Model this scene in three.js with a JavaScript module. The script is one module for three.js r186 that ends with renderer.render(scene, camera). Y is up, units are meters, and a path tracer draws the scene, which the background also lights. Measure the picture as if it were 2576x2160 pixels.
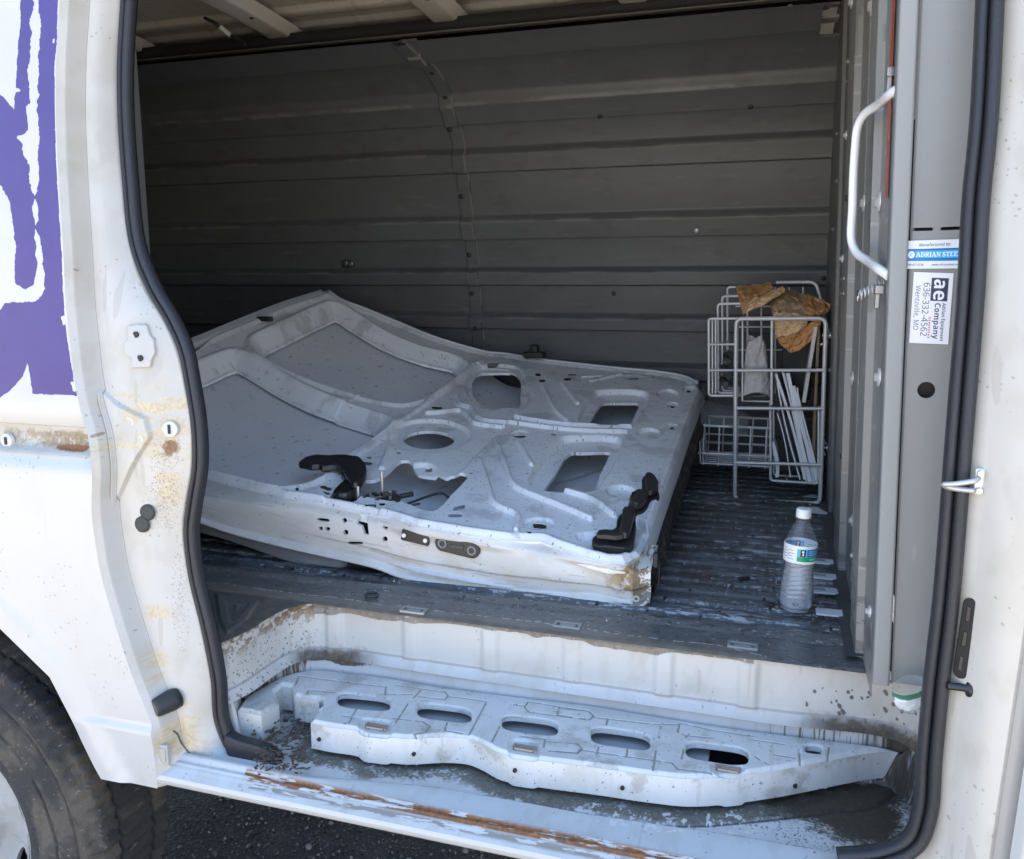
import * as THREE from 'three';
import { RoundedBoxGeometry } from 'three/addons/geometries/RoundedBoxGeometry.js';
import { mergeGeometries } from 'three/addons/utils/BufferGeometryUtils.js';

// ------------------------------------------------------------------ camera, sky, sun, exposure
const scene = new THREE.Scene();
const EYE = new THREE.Vector3(0, 1.28, 1.1), YAW = 17.6 * Math.PI / 180, PITCH = 9.63 * Math.PI / 180;
const FWD = new THREE.Vector3(-Math.sin(YAW) * Math.cos(PITCH), -Math.sin(PITCH), -Math.cos(YAW) * Math.cos(PITCH));
const camera = new THREE.PerspectiveCamera(2 * Math.atan(1080 / 2145) * 180 / Math.PI, 1024 / 859, 0.05, 800);
camera.position.copy(EYE); camera.lookAt(EYE.clone().add(FWD)); scene.add(camera);
const renderer = new THREE.WebGLRenderer({ antialias: true });
renderer.setSize(1024, 859);
renderer.toneMapping = THREE.LinearToneMapping;
renderer.toneMappingExposure = 3.35;
renderer.shadowMap.enabled = true;
const SUN = new THREE.Vector3(-0.22, 1.0, -0.46).normalize();     // behind the van: this side stands in its own shade
{ // a clear, slightly hazy afternoon sky: blue overhead, whiter towards the horizon, brighter round the sun
  const w = 512, h = 256, d = new Float32Array(w * h * 4);
  for (let j = 0; j < h; j++) for (let i = 0; i < w; i++) {
    const el = ((j + .5) / h - .5) * Math.PI, az = ((i + .5) / w - .5) * 2 * Math.PI, v = [Math.cos(el) * Math.cos(az), Math.sin(el), Math.cos(el) * Math.sin(az)];
    const c = v[0] * SUN.x + v[1] * SUN.y + v[2] * SUN.z, up = Math.max(0, v[1]), t = Math.pow(1 - up, 2.6), g = .10 * Math.pow(Math.max(0, c), 6) + .5 * Math.pow(Math.max(0, c), 60), k = (j * w + i) * 4;
    const z = [.225, .405, .75], o = [.66, .70, .74];
    for (let q = 0; q < 3; q++) d[k + q] = v[1] < -.02 ? .12 : z[q] * (1 - t) + o[q] * t + g;
    d[k + 3] = 1; }
  const t = new THREE.DataTexture(d, w, h, THREE.RGBAFormat, THREE.FloatType); t.mapping = THREE.EquirectangularReflectionMapping; t.magFilter = THREE.LinearFilter; t.needsUpdate = true;
  scene.background = t; scene.environment = t; }
const sun = new THREE.DirectionalLight(0xfff0da, 5);
sun.position.copy(SUN).multiplyScalar(20); sun.castShadow = true; sun.shadow.mapSize.set(2048, 2048);
Object.assign(sun.shadow.camera, { left: -6, right: 6, top: 6, bottom: -6, near: 1, far: 60 });
scene.add(sun); scene.add(sun.target);

// ------------------------------------------------------------------ survey: a place measured on the photograph, taken to a known surface, in metres
const RT = new THREE.Vector3(Math.cos(YAW), 0, -Math.sin(YAW)), UP = new THREE.Vector3().crossVectors(RT, FWD);
const ray = (px, py) => FWD.clone().addScaledVector(RT, (px - 1288) / 2145).addScaledVector(UP, -(py - 1080) / 2145);
const onAxis = (a, v, px, py) => { const d = ray(px, py); return EYE.clone().addScaledVector(d, (v - EYE[a]) / d[a]); };
const onX = (px, py, v) => onAxis('x', v, px, py), onY = (px, py, v) => onAxis('y', v, px, py), onZ = (px, py, v) => onAxis('z', v, px, py);
function seen(p) { const d = new THREE.Vector3(p[0], p[1], p[2]).sub(EYE), w = d.dot(FWD); return [1288 + 2145 * d.dot(RT) / w, 1080 - 2145 * d.dot(UP) / w]; }
function find(S, px, py, u, v) {                                    // (u, v) of the measured place on a surface S(u, v)
  const h = 1e-4;
  for (let i = 0; i < 14; i++) {
    const a = seen(S(u, v)), b = seen(S(u + h, v)), c = seen(S(u, v + h));
    const e = px - a[0], f = py - a[1], m = (b[0] - a[0]) / h, n = (c[0] - a[0]) / h, o = (b[1] - a[1]) / h, q = (c[1] - a[1]) / h, D = m * q - n * o;
    if (Math.abs(D) < 1e-9) break;
    u += Math.max(-.2, Math.min(.2, (e * q - f * n) / D)); v += Math.max(-.2, Math.min(.2, (f * m - e * o) / D));
  }
  return [u, v];
}
const Zm = (x0, y0, k) => l => l.map(([x, y]) => [x0 + x / k, y0 + y / k]);

// ------------------------------------------------------------------ helpers: noise, distance fields, sheets, sweeps, paint
let seed = 7; const rnd = () => { seed = (seed * 1664525 + 1013904223) >>> 0; return seed / 4294967296; };
const rr = (a, b) => a + (b - a) * rnd();
const hsh = (i, j) => { let n = (i * 374761393 + j * 668265263) | 0; n = Math.imul(n ^ (n >>> 13), 1274126177); return ((n ^ (n >>> 16)) >>> 0) / 4294967296; };
function vn(x, y) { const i = Math.floor(x), j = Math.floor(y), a = x - i, b = y - j, s = a * a * (3 - 2 * a), t = b * b * (3 - 2 * b);
  return (hsh(i, j) * (1 - s) + hsh(i + 1, j) * s) * (1 - t) + (hsh(i, j + 1) * (1 - s) + hsh(i + 1, j + 1) * s) * t; }
function fbm(x, y, n = 4) { let r = 0, a = .5, t = 0; for (let i = 0; i < n; i++) { r += a * vn(x, y); t += a; x = x * 2.03 + 17.1; y = y * 2.03 + 5.3; a *= .55; } return r / t; }
// grains: one round fleck of random size and place in a share p of the cells
function grain(x, y, f, p) { x = (x * .83 + y * .557) * f; y = (y * .83 - x / f * .557) * f; const i = Math.floor(x), j = Math.floor(y); if (hsh(i, j) > p) return 0; const a = hsh(i + 91, j), b = hsh(i, j + 57), r = .10 + .32 * hsh(i + 33, j + 11), d = Math.hypot(x - i - .35 - .3 * a, (y - j - .35 - .3 * b) * (.7 + .7 * a)); return d < r ? 1 : d < r + .12 ? (r + .12 - d) / .12 : 0; }
const cl = (x, a = 0, b = 1) => Math.max(a, Math.min(b, x));
const ss = (a, b, x) => { const t = cl((x - a) / (b - a)); return t * t * (3 - 2 * t); };
const mix = (a, b, t) => a + (b - a) * t, mixc = (a, b, t) => [mix(a[0], b[0], t), mix(a[1], b[1], t), mix(a[2], b[2], t)];
function sdPoly(P) { let x0 = 1e9, x1 = -1e9, y0 = 1e9, y1 = -1e9; for (const [x, y] of P) { x0 = Math.min(x0, x); x1 = Math.max(x1, x); y0 = Math.min(y0, y); y1 = Math.max(y1, y); }
  return (x, y, far = .08) => { const ox = Math.max(x0 - x, x - x1), oy = Math.max(y0 - y, y - y1); if (ox > far || oy > far) return Math.max(ox, oy);
    let d = 1e9, s = 1; for (let i = 0, j = P.length - 1; i < P.length; j = i++) { const ax = P[i][0], ay = P[i][1], ex = P[j][0] - ax, ey = P[j][1] - ay, wx = x - ax, wy = y - ay, t = cl((wx * ex + wy * ey) / (ex * ex + ey * ey + 1e-12)), bx = wx - ex * t, by = wy - ey * t; d = Math.min(d, bx * bx + by * by);
      const c1 = y >= ay, c2 = y < P[j][1], c3 = ex * wy > ey * wx; if ((c1 && c2 && c3) || (!c1 && !c2 && !c3)) s = -s; } return s * Math.sqrt(d); }; }
function sdLine(P) { let x0 = 1e9, x1 = -1e9, y0 = 1e9, y1 = -1e9; for (const [x, y] of P) { x0 = Math.min(x0, x); x1 = Math.max(x1, x); y0 = Math.min(y0, y); y1 = Math.max(y1, y); }
  return (x, y, far = .06) => { const ox = Math.max(x0 - x, x - x1), oy = Math.max(y0 - y, y - y1); if (ox > far || oy > far) return Math.max(ox, oy);
    let d = 1e9; for (let i = 0; i + 1 < P.length; i++) { const ax = P[i][0], ay = P[i][1], ex = P[i + 1][0] - ax, ey = P[i + 1][1] - ay, wx = x - ax, wy = y - ay, t = cl((wx * ex + wy * ey) / (ex * ex + ey * ey + 1e-12)); d = Math.min(d, Math.hypot(wx - ex * t, wy - ey * t)); } return d; }; }
const smoothPts = (P, n = 6, closed = false) => new THREE.CatmullRomCurve3(P.map(p => new THREE.Vector3(p[0], p[1], p[2] || 0)), closed, 'centripetal').getPoints(P.length * n).map(v => [v.x, v.y, v.z]);
const lin = (a, b, n) => Array.from({ length: n + 1 }, (_, i) => a + (b - a) * i / n);
// a table y -> value, made from points
function table(pts) { const p = pts.slice().sort((a, b) => a[0] - b[0]); return y => { if (y <= p[0][0]) return p[0][1]; for (let i = 1; i < p.length; i++) if (y <= p[i][0]) { const t = (y - p[i - 1][0]) / (p[i][0] - p[i - 1][0] + 1e-9); return mix(p[i - 1][1], p[i][1], t); } return p[p.length - 1][1]; }; }
// sheet metal: a grid over (u, v) put in space by pos(u, v); cut(u, v) < 0 is an opening; its edge is turned back by rim metres
function sheet({ us, vs, pos, cut, rim, rimDir, rimV }) {
  const nu = us.length, nv = vs.length, P = [], UV = [], C = [], idx = [], edge = new Map(), rimSeg = [];
  const u0 = us[0], u1 = us[nu - 1], v0 = vs[0], v1 = vs[nv - 1], pu = [], pv = [];
  const put = (u, v) => { const p = pos(u, v); P.push(p[0], p[1], p[2]); UV.push((u - u0) / (u1 - u0), (v - v0) / (v1 - v0)); pu.push(u); pv.push(v); return pu.length - 1; };
  for (let j = 0; j < nv; j++) for (let i = 0; i < nu; i++) { put(us[i], vs[j]); if (cut) C.push(cut(us[i], vs[j])); }
  const cross = (a, b) => { const k = a < b ? a * 1e7 + b : b * 1e7 + a; if (edge.has(k)) return edge.get(k);
    let lo = 0, hi = 1; const ca = C[a]; for (let i = 0; i < 9; i++) { const m = (lo + hi) / 2; if ((cut(mix(pu[a], pu[b], m), mix(pv[a], pv[b], m)) < 0) === (ca < 0)) lo = m; else hi = m; }
    const m = (lo + hi) / 2, n = put(mix(pu[a], pu[b], m), mix(pv[a], pv[b], m)); edge.set(k, n); return n; };
  const tri = (a, b, c) => { if (!cut) { idx.push(a, b, c); return; }
    const A = [a, b, c], ins = A.filter(k => C[k] >= 0).length; if (ins === 3) idx.push(a, b, c); if (ins === 3 || ins === 0) return;
    const poly = [], cr = []; for (let k = 0; k < 3; k++) { const p = A[k], q = A[(k + 1) % 3]; if (C[p] >= 0) poly.push(p); if ((C[p] >= 0) !== (C[q] >= 0)) { const n = cross(p, q); poly.push(n); cr.push([n, C[p] >= 0]); } }
    for (let k = 1; k + 1 < poly.length; k++) idx.push(poly[0], poly[k], poly[k + 1]);
    if (rim) { const o = cr[0][1] ? [cr[0][0], cr[1][0]] : [cr[1][0], cr[0][0]]; rimSeg.push(o); } };
  for (let j = 0; j + 1 < nv; j++) for (let i = 0; i + 1 < nu; i++) { const a = j * nu + i, b = a + 1, c = a + nu, d = c + 1; tri(a, b, d); tri(a, d, c); }
  const g = new THREE.BufferGeometry(); g.setAttribute('position', new THREE.Float32BufferAttribute(P, 3)); g.setAttribute('uv', new THREE.Float32BufferAttribute(UV, 2)); g.setIndex(idx); g.computeVertexNormals();
  if (!rim || !rimSeg.length) return g;
  const N = g.attributes.normal, RP = [], RU = [], RI = [];
  for (const [a, b] of rimSeg) { const k = RP.length / 3; for (const q of [a, b]) for (const s of [0, 1]) { const r = typeof rim === 'function' ? rim(pu[q], pv[q]) : rim; const d = rimDir || [-N.getX(q), -N.getY(q), -N.getZ(q)]; RP.push(P[q * 3] + d[0] * r * s, P[q * 3 + 1] + d[1] * r * s, P[q * 3 + 2] + d[2] * r * s); RU.push(UV[q * 2], rimV ? rimV[0] + rimV[1] * s : UV[q * 2 + 1]); } RI.push(k, k + 1, k + 3, k, k + 3, k + 2); }
  const R = new THREE.BufferGeometry(); R.setAttribute('position', new THREE.Float32BufferAttribute(RP, 3)); R.setAttribute('uv', new THREE.Float32BufferAttribute(RU, 2)); R.setIndex(RI); R.computeVertexNormals();
  return mergeGeometries([g, R]);
}
const denser = (list) => [...new Set(list.flat().map(x => Math.round(x * 1e5) / 1e5))].sort((a, b) => a - b);
// a section (list of [across, out]) drawn along a path; across stays in the plane whose normal is out
function sweep(path, section, out = [0, 0, 1], closed = true, scaleAt) {
  const P = [], UV = [], I = [], n = path.length, m = section.length, O = new THREE.Vector3(...out); let len = 0;
  for (let i = 0; i < n; i++) { const a = path[Math.max(0, i - 1)], b = path[Math.min(n - 1, i + 1)], T = new THREE.Vector3(b[0] - a[0], b[1] - a[1], b[2] - a[2]).normalize(), A = new THREE.Vector3().crossVectors(T, O).normalize(), B = new THREE.Vector3().crossVectors(A, T).normalize();
    if (i) len += Math.hypot(path[i][0] - path[i - 1][0], path[i][1] - path[i - 1][1], path[i][2] - path[i - 1][2]);
    const k = scaleAt ? scaleAt(i / (n - 1)) : 1;
    for (let j = 0; j < m; j++) { const [x, y] = section[j]; P.push(path[i][0] + (A.x * x + B.x * y) * k, path[i][1] + (A.y * x + B.y * y) * k, path[i][2] + (A.z * x + B.z * y) * k); UV.push(len, j / m); } }
  const e = closed ? m : m - 1;
  for (let i = 0; i + 1 < n; i++) for (let j = 0; j < e; j++) { const a = i * m + j, b = i * m + (j + 1) % m, c = a + m, d = b + m; I.push(a, c, b, b, c, d); }
  if (closed) for (const [r, w] of [[0, 1], [n - 1, 0]]) { const c = P.length / 3; let x = 0, y = 0, z = 0; for (let j = 0; j < m; j++) { x += P[(r * m + j) * 3]; y += P[(r * m + j) * 3 + 1]; z += P[(r * m + j) * 3 + 2]; } P.push(x / m, y / m, z / m); UV.push(0, 0); for (let j = 0; j < m; j++) { const a = r * m + j, b = r * m + (j + 1) % m; w ? I.push(c, a, b) : I.push(c, b, a); } }
  const g = new THREE.BufferGeometry(); g.setAttribute('position', new THREE.Float32BufferAttribute(P, 3)); g.setAttribute('uv', new THREE.Float32BufferAttribute(UV, 2)); g.setIndex(I); g.computeVertexNormals(); return g;
}
const ring = (r, n = 8, ry = r) => Array.from({ length: n }, (_, i) => [Math.cos(i / n * 6.28319) * r, Math.sin(i / n * 6.28319) * ry]);
const wire = (pts, r, n = 7) => sweep(pts, ring(r, n), Math.abs(pts[pts.length - 1][1] - pts[0][1]) > .8 * Math.hypot(pts[pts.length - 1][0] - pts[0][0], pts[pts.length - 1][2] - pts[0][2]) ? [.3, 0, 1] : [0.02, 1, 0.03]);
function bx(w, h, d, x = 0, y = 0, z = 0, r = 0) { const g = r ? new RoundedBoxGeometry(w, h, d, 2, Math.min(r, w / 2.05, h / 2.05, d / 2.05)) : new THREE.BoxGeometry(w, h, d); g.translate(x, y, z); return g.index ? g.toNonIndexed() : g; }
function merge(l) { return mergeGeometries(l.map(g => { const q = g.index ? g.toNonIndexed() : g; for (const k of Object.keys(q.attributes)) if (!['position', 'normal', 'uv'].includes(k)) q.deleteAttribute(k); return q; })); }
// colour of a surface, texel by texel; fn gives linear colour from the sheet's own (u, v)
function paint(w, h, us, vs, fn) {
  const d = new Uint8Array(w * h * 4), u0 = us[0], u1 = us[us.length - 1], v0 = vs[0], v1 = vs[vs.length - 1], g = x => x <= .0031308 ? x * 12.92 : 1.055 * Math.pow(x, 1 / 2.4) - .055;
  for (let j = 0; j < h; j++) for (let i = 0; i < w; i++) { const c = fn(mix(u0, u1, (i + .5) / w), mix(v0, v1, (j + .5) / h)), k = (j * w + i) * 4; d[k] = 255 * cl(g(cl(c[0]))); d[k + 1] = 255 * cl(g(cl(c[1]))); d[k + 2] = 255 * cl(g(cl(c[2]))); d[k + 3] = 255; }
  const t = new THREE.DataTexture(d, w, h); t.colorSpace = THREE.SRGBColorSpace; t.magFilter = THREE.LinearFilter; t.minFilter = THREE.LinearMipmapLinearFilter; t.generateMipmaps = true; t.wrapS = t.wrapT = THREE.RepeatWrapping; t.needsUpdate = true; return t;
}
function bump(w, h, fn, rep) { const d = new Uint8Array(w * h * 4); for (let j = 0; j < h; j++) for (let i = 0; i < w; i++) { const c = 255 * cl(fn(i / w, j / h)), k = (j * w + i) * 4; d[k] = d[k + 1] = d[k + 2] = c; d[k + 3] = 255; }
  const t = new THREE.DataTexture(d, w, h); t.magFilter = THREE.LinearFilter; t.wrapS = t.wrapT = THREE.RepeatWrapping; if (rep) t.repeat.set(...rep); t.needsUpdate = true; return t; }
const M = (c, rough, o = {}) => { const m = new THREE.MeshPhysicalMaterial({ roughness: rough, side: THREE.DoubleSide, ...o }); if (Array.isArray(c)) m.color.setRGB(...c); else m.color.set(c); return m; };
const used = {};
const numbered = n => { const k = used[n] = (used[n] ?? -1) + 1; return k ? n + '_' + String(k).padStart(3, '0') : n; };
function part(parent, name, geo, mat, label) { const m = new THREE.Mesh(geo, mat); m.name = name; m.castShadow = m.receiveShadow = true; if (label) m.userData.label = label; parent.add(m); return m; }
function thing(name, label, category, group, pos) { const g = new THREE.Group(); g.name = numbered(name); g.userData = { label, category }; if (group) g.userData.group = group; if (pos) g.position.set(...pos); scene.add(g); return g; }
function single(name, geo, mat, label, category, group) { const m = new THREE.Mesh(geo, mat); m.name = numbered(name); m.castShadow = m.receiveShadow = true; m.userData = { label, category }; if (group) m.userData.group = group; scene.add(m); return m; }
function setting(name, geo, mat, kind = 'structure') { const m = new THREE.Mesh(geo, mat); m.name = name; m.castShadow = m.receiveShadow = true; m.userData = { kind }; scene.add(m); return m; }

// ------------------------------------------------------------------ shared materials
const WHITE = [.515, .497, .463], RUST = [.30, .115, .028], GRIME = [.085, .072, .055];
const fineGrain = bump(256, 256, (x, y) => .5 + .5 * (vn(x * 256, y * 256) - .5) + .3 * (vn(x * 64, y * 64) - .5), [6, 6]);
const mWhite = M(WHITE, .38, { clearcoat: .35, clearcoatRoughness: .25 });
const rubberTex = bump(128, 128, (x, y) => .5 + .8 * (vn(x * 128, y * 20) - .5), [8, 4]);
const mRubber = M([.022, .023, .027], .46, { bumpMap: rubberTex, bumpScale: .0006 });
const mBlack = M([.012, .012, .013], .5), mPlastic = M([.02, .02, .021], .34);
const mSteel = M([.62, .62, .60], .3, { metalness: .35 }), mChrome = M([.55, .55, .54], .38, { metalness: .6 });
const mGrey = M([.262, .268, .258], .45, { bumpMap: fineGrain, bumpScale: .0002 });
const mDark = M([.03, .03, .03], .8), mUnder = M([.02, .02, .019], .9);
function grimy(base, w, h, us, vs, metric, extra, k = 1) {               // paint with specks, scratches and dirt of its own
  return paint(w, h, us, vs, (u, v) => {
    const [x, y] = metric(u, v); let c = base.slice();
    const m = fbm(x * 9, y * 9, 4); c = mixc(c, [c[0] * .93, c[1] * .92, c[2] * .89], k * ss(.45, .7, m));
    c = mixc(c, GRIME, .45 * grain(x, y, 300, .05 * ss(.45, .7, fbm(x * 13 + 9, y * 13, 3)))); c = mixc(c, [c[0] * .86, c[1] * .84, c[2] * .80], .5 * k * ss(.50, .72, fbm(x * 42, y * 19, 5)));
    if (fbm(x * 60, y * 7, 2) > .80) c = mixc(c, [c[0] * .8, c[1] * .79, c[2] * .76], .6 * k);
    return extra ? extra(x, y, c, u, v) : c; });
}
const dirtAt = (c, amt, col, x, y, f = 130) => { const n = .62 * fbm(x * f, y * f, 5) + .38 * fbm(x * 240, y * 240, 2); return mixc(c, mixc(col, [col[0] * .55, col[1] * .55, col[2] * .55], vn(x * 300, y * 300)), ss(.62 - amt * .52, .82 - amt * .46, n) * cl(amt * 1.5)); };

// ------------------------------------------------------------------ ground
const GY = -.18;
{
  const tile = paint(1024, 1024, [0, 1.6], [0, 1.6], (u, v) => {
    const w = (a, f) => { const k = a / 1.6; return k; };
    let c = [.064, .063, .062]; const n = fbm(u * 14, v * 14, 3); c = mixc(c, [.095, .09, .083], ss(.4, .75, n));
    const s = vn(u * 190, v * 190); if (s > .80) c = mixc(c, [.24, .23, .215], ss(.80, .95, s)); if (s < .16) c = [.014, .014, .015];
    return c; });
  tile.repeat.set(250, 250);
  const gb = bump(1024, 1024, (x, y) => .5 + .9 * (vn(x * 256, y * 256) - .5) + .35 * (vn(x * 90, y * 90) - .5)); gb.repeat.set(250, 250);
  const g = new THREE.PlaneGeometry(400, 400, 1, 1); g.rotateX(-Math.PI / 2); g.translate(0, GY, 0);
  setting('asphalt_ground', g, M([1, 1, 1], .9, { map: tile, bumpMap: gb, bumpScale: .006 }));
  // unseen pale concrete behind the camera, added to bounce warm sunlight onto the van
  const ct = paint(256, 256, [0, 4], [0, 4], (u, v) => { const n = fbm(u * 6, v * 6, 4); return mixc([.56, .51, .43], [.46, .415, .345], n); }); ct.repeat.set(10, 4);
  const d = new THREE.BoxGeometry(60, .02, 22); d.translate(0, GY + .006, 12.1); setting('added_bounce_concrete', d, M([1, 1, 1], .9, { map: ct }));
  // loose chippings on the asphalt
  const pg = new THREE.IcosahedronGeometry(1, 0), N = 5200, im = new THREE.InstancedMesh(pg, M([1, 1, 1], .85), N), m4 = new THREE.Matrix4(), q = new THREE.Quaternion(), e = new THREE.Euler(), col = new THREE.Color();
  for (let i = 0; i < N; i++) { const s = rnd() < .04 ? rr(.006, .011) : rr(.0018, .0048); e.set(rr(0, 6), rr(0, 6), rr(0, 6)); q.setFromEuler(e); m4.compose(new THREE.Vector3(rr(-1.5, .35), GY + s * .35, rr(-1.0, 1.0)), q, new THREE.Vector3(s * rr(.8, 1.5), s * rr(.5, .9), s)); im.setMatrixAt(i, m4); const k = rr(.06, .34); col.setRGB(k, k * .97, k * .93); im.setColorAt(i, col); }
  im.name = 'gravel'; im.userData = { kind: 'stuff', label: 'loose grey stone chippings scattered over the asphalt', category: 'gravel' }; im.castShadow = im.receiveShadow = true; scene.add(im);
}

// ------------------------------------------------------------------ the van
const van = thing('cargo_van', 'white cargo van with its side door off, purple lettering and open load bay', 'van');
const skinZ = y => y > 1.0 ? -.085 * (y - 1.0) - .02 * (y - 1) * (y - 1) : 0;
function curveX(list, dz) { const pts = list.map(([px, py]) => { let y = 1, p; for (let i = 0; i < 8; i++) { p = onZ(px, py, skinZ(y) + dz); y = p.y; } return [p.x, p.y]; });
  const up = pts[0], dn = pts[pts.length - 1], a = pts[1]; pts.unshift([up[0] + (up[0] - a[0]) / (up[1] - a[1] + 1e-6) * (2.1 - up[1]), 2.1]);
  const s = smoothPts(pts, 8); return { x: table(s.map(p => [p[1], p[0]])), low: dn[1] }; }
const EDGE = curveX([[150, 0], [141, 165], [141, 290], [145, 400], [152, 520], [160, 640], [166, 760], [176, 860], [188, 960], [200, 1020], [222, 1100], [231, 1174], [231, 1292], [241, 1370], [253, 1440], [294, 1583], [335, 1706], [384, 1832], [401, 1943]], 0);
const CREASE = curveX([[222, 0], [217, 200], [216, 300], [222, 440], [226, 590], [222, 700], [216, 790], [240, 960], [246, 1040], [246, 1110], [268, 1182], [280, 1268], [294, 1333], [307, 1440], [339, 1542], [380, 1693], [405, 1751], [437, 1837], [475, 1890], [492, 1960]], -.042);
const LIP = curveX([[302, 0], [290, 164], [292, 286], [305, 450], [327, 613], [360, 720], [409, 802], [442, 875], [466, 973], [482, 1072], [482, 1170], [466, 1272], [460, 1333], [474, 1440], [507, 1583], [531, 1706], [540, 1808], [564, 1869], [605, 1920], [632, 1970]], -.078);
// side skin in three pressings
const archHalf = [[0, .735], [.13, .728], [.25, .69], [.37, .60], [.43, .49], [.472, .427], [.49, .40]], AX = -1.57;
const arch = sdPoly([...archHalf.map(([x, y]) => [AX + x, y]), [AX + .49, .2], [AX - .49, .2], ...archHalf.slice().reverse().map(([x, y]) => [AX - x, y])]);
const X0 = -2.62;
{
  // upper panel with the vinyl lettering
  const us = lin(0, 1, 60), vs = lin(1.047, 2.05, 60), pos = (u, v) => [mix(X0, EDGE.x(v), u), v, skinZ(v) - .012 * ss(1.075, 1.047, v)];
  const W2 = l => sdPoly(l.map(([px, py]) => { let y = 1.2, p; for (let i = 0; i < 8; i++) { p = onZ(px, py, skinZ(y)); y = p.y; } return [p.x, p.y]; }));
  const purple = W2([[-900, -400], [150, -400], [146, 0], [143, 110], [137, 165], [139, 290], [141, 400], [148, 520], [156, 640], [158, 720], [163, 800], [170, 860], [180, 920], [186, 960], [194, 995], [83, 990], [77, 950], [70, 912], [58, 945], [40, 968], [20, 986], [0, 1000], [-60, 1020], [-900, 1010]]);
  const cuts = [[[-500, -400], [53, -400], [53, 0], [47, 120], [39, 221], [51, 227], [39, 233], [37, 278], [0, 237], [-60, 170], [-500, 60]],
    [[83, -200], [97, -200], [101, 15], [99, 160], [95, 290], [96, 340], [100, 350], [98, 400], [98, 460], [88, 492], [78, 468], [73, 445], [75, 420], [58, 385], [52, 372], [60, 365], [47, 345], [58, 338], [72, 328], [70, 300], [65, 283], [68, 268], [75, 258], [72, 180], [77, 120], [82, 105], [77, 48], [84, 25]],
    [[88, 496], [97, 515], [98, 545], [92, 575], [100, 605], [105, 640], [108, 670], [114, 700], [113, 725], [106, 742], [98, 750], [82, 759], [12, 761], [0, 779], [-300, 800], [-300, 380], [-60, 420], [0, 462], [20, 490], [33, 540], [39, 600], [40, 680], [37, 712], [64, 728], [86, 716], [91, 690], [94, 650], [88, 600], [86, 560], [82, 520]],
    [[156, 800], [168, 795], [172, 812], [160, 816]], [[180, 965], [192, 958], [196, 980], [184, 984]], [[133, 100], [137, 98], [138, 108], [133, 108]]].map(W2);
  const tear = [.0018, .0045, .003, .004, .004, .001];
  const tex = paint(1536, 1024, us, vs, (u, v) => { const p = pos(u, v), x = p[0], y = p[1], j = (fbm(x * 70, y * 70, 3) - .5);
    let c = WHITE.slice(); const m = fbm(x * 7, y * 7, 3); c = mixc(c, [.49, .47, .435], ss(.5, .75, m));
    const d = purple(x, y) + j * .002; if (d < 0) { let w = 1e9; cuts.forEach((k, i) => { w = Math.min(w, k(x, y) + j * tear[i] * 3); });
      if (w > 0) { c = mixc([.040, .017, .15], [.052, .026, .18], fbm(x * 30, y * 30, 3)); if (Math.abs((y * 20.3) % 1 - .5) < .012) c = mixc(c, [.05, .022, .17], .6); if (w < .0016 || -d < .0022) c = [.045, .018, .16]; } }
    return c; });
  part(van, 'upper_side_panel', sheet({ us, vs, pos }), M([1, 1, 1], .32, { map: tex, clearcoat: .4, clearcoatRoughness: .2 }), 'white upper side panel with torn purple vinyl lettering');
}
{
  const us = lin(0, 1, 90), vs = denser([lin(.428, 1.0, 90), lin(.515, .545, 8)]), pos = (u, v) => { const x = mix(X0, EDGE.x(v), u), a = arch(x, v, .2);
    return [x, v, skinZ(v) + .006 * ss(.05, .03, a) + .007 * ss(.54, .525, v) * ss(-1.16, -1.10, x) - .016 * ss(.97, 1.0, v)]; };
  const tex = grimy(WHITE, 1024, 512, us, vs, (u, v) => { const p = pos(u, v); return [p[0], p[1]]; }, (x, y, c) => { c = mixc(c, [.36, .34, .30], .5 * grain(x, y * .35, 60, .02)); return c; }, .25);
  part(van, 'quarter_panel', sheet({ us, vs, pos, cut: (u, v) => { const p = pos(u, v); return arch(p[0], p[1], .3); }, rim: .03, rimDir: [0, 0, -1] }), M([1, 1, 1], .3, { map: tex, clearcoat: .5, clearcoatRoughness: .18 }));
  // recessed rail for the door roller
  const prof = [[1.049, -.012], [1.044, -.028], [1.034, -.03], [1.014, -.03], [1.006, -.026], [.999, -.012]], pz = table(prof), u2 = lin(0, 1, 60), v2 = lin(.998, 1.05, 30), p2 = (u, v) => [mix(X0, EDGE.x(v) + .012, u), v, skinZ(v) + pz(v)];
  const t2 = grimy(WHITE, 1024, 64, u2, v2, (u, v) => { const p = p2(u, v); return [p[0], p[1]]; }, (x, y, c) => { const k = ss(1.044, 1.03, y) * ss(1.0, 1.01, y); c = dirtAt(c, k * (.42 + .25 * ss(-1.3, -1.12, x)), [.34, .27, .17], x, y, 70); const r = ss(1.2, .4, Math.hypot((x + 1.135) / .045, (y - 1.008) / .007)); return dirtAt(c, r, RUST, x, y, 60); });
  const tr = part(van, 'door_track', sheet({ us: u2, vs: v2, pos: p2 }), M([1, 1, 1], .45, { map: t2 }), 'dirty recessed door rail with a rust spot');
  const b = onZ(22, 1107, -.027); const w = new THREE.CylinderGeometry(.012, .013, .006, 20); w.rotateX(Math.PI / 2); w.translate(b.x, b.y, b.z + .002); part(tr, 'rail_bolt', w, M([.6, .59, .56], .4));
  const k = bx(.004, .013, .003, b.x, b.y, b.z + .006); part(tr, 'bolt_slot', k, mBlack);
}
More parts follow.
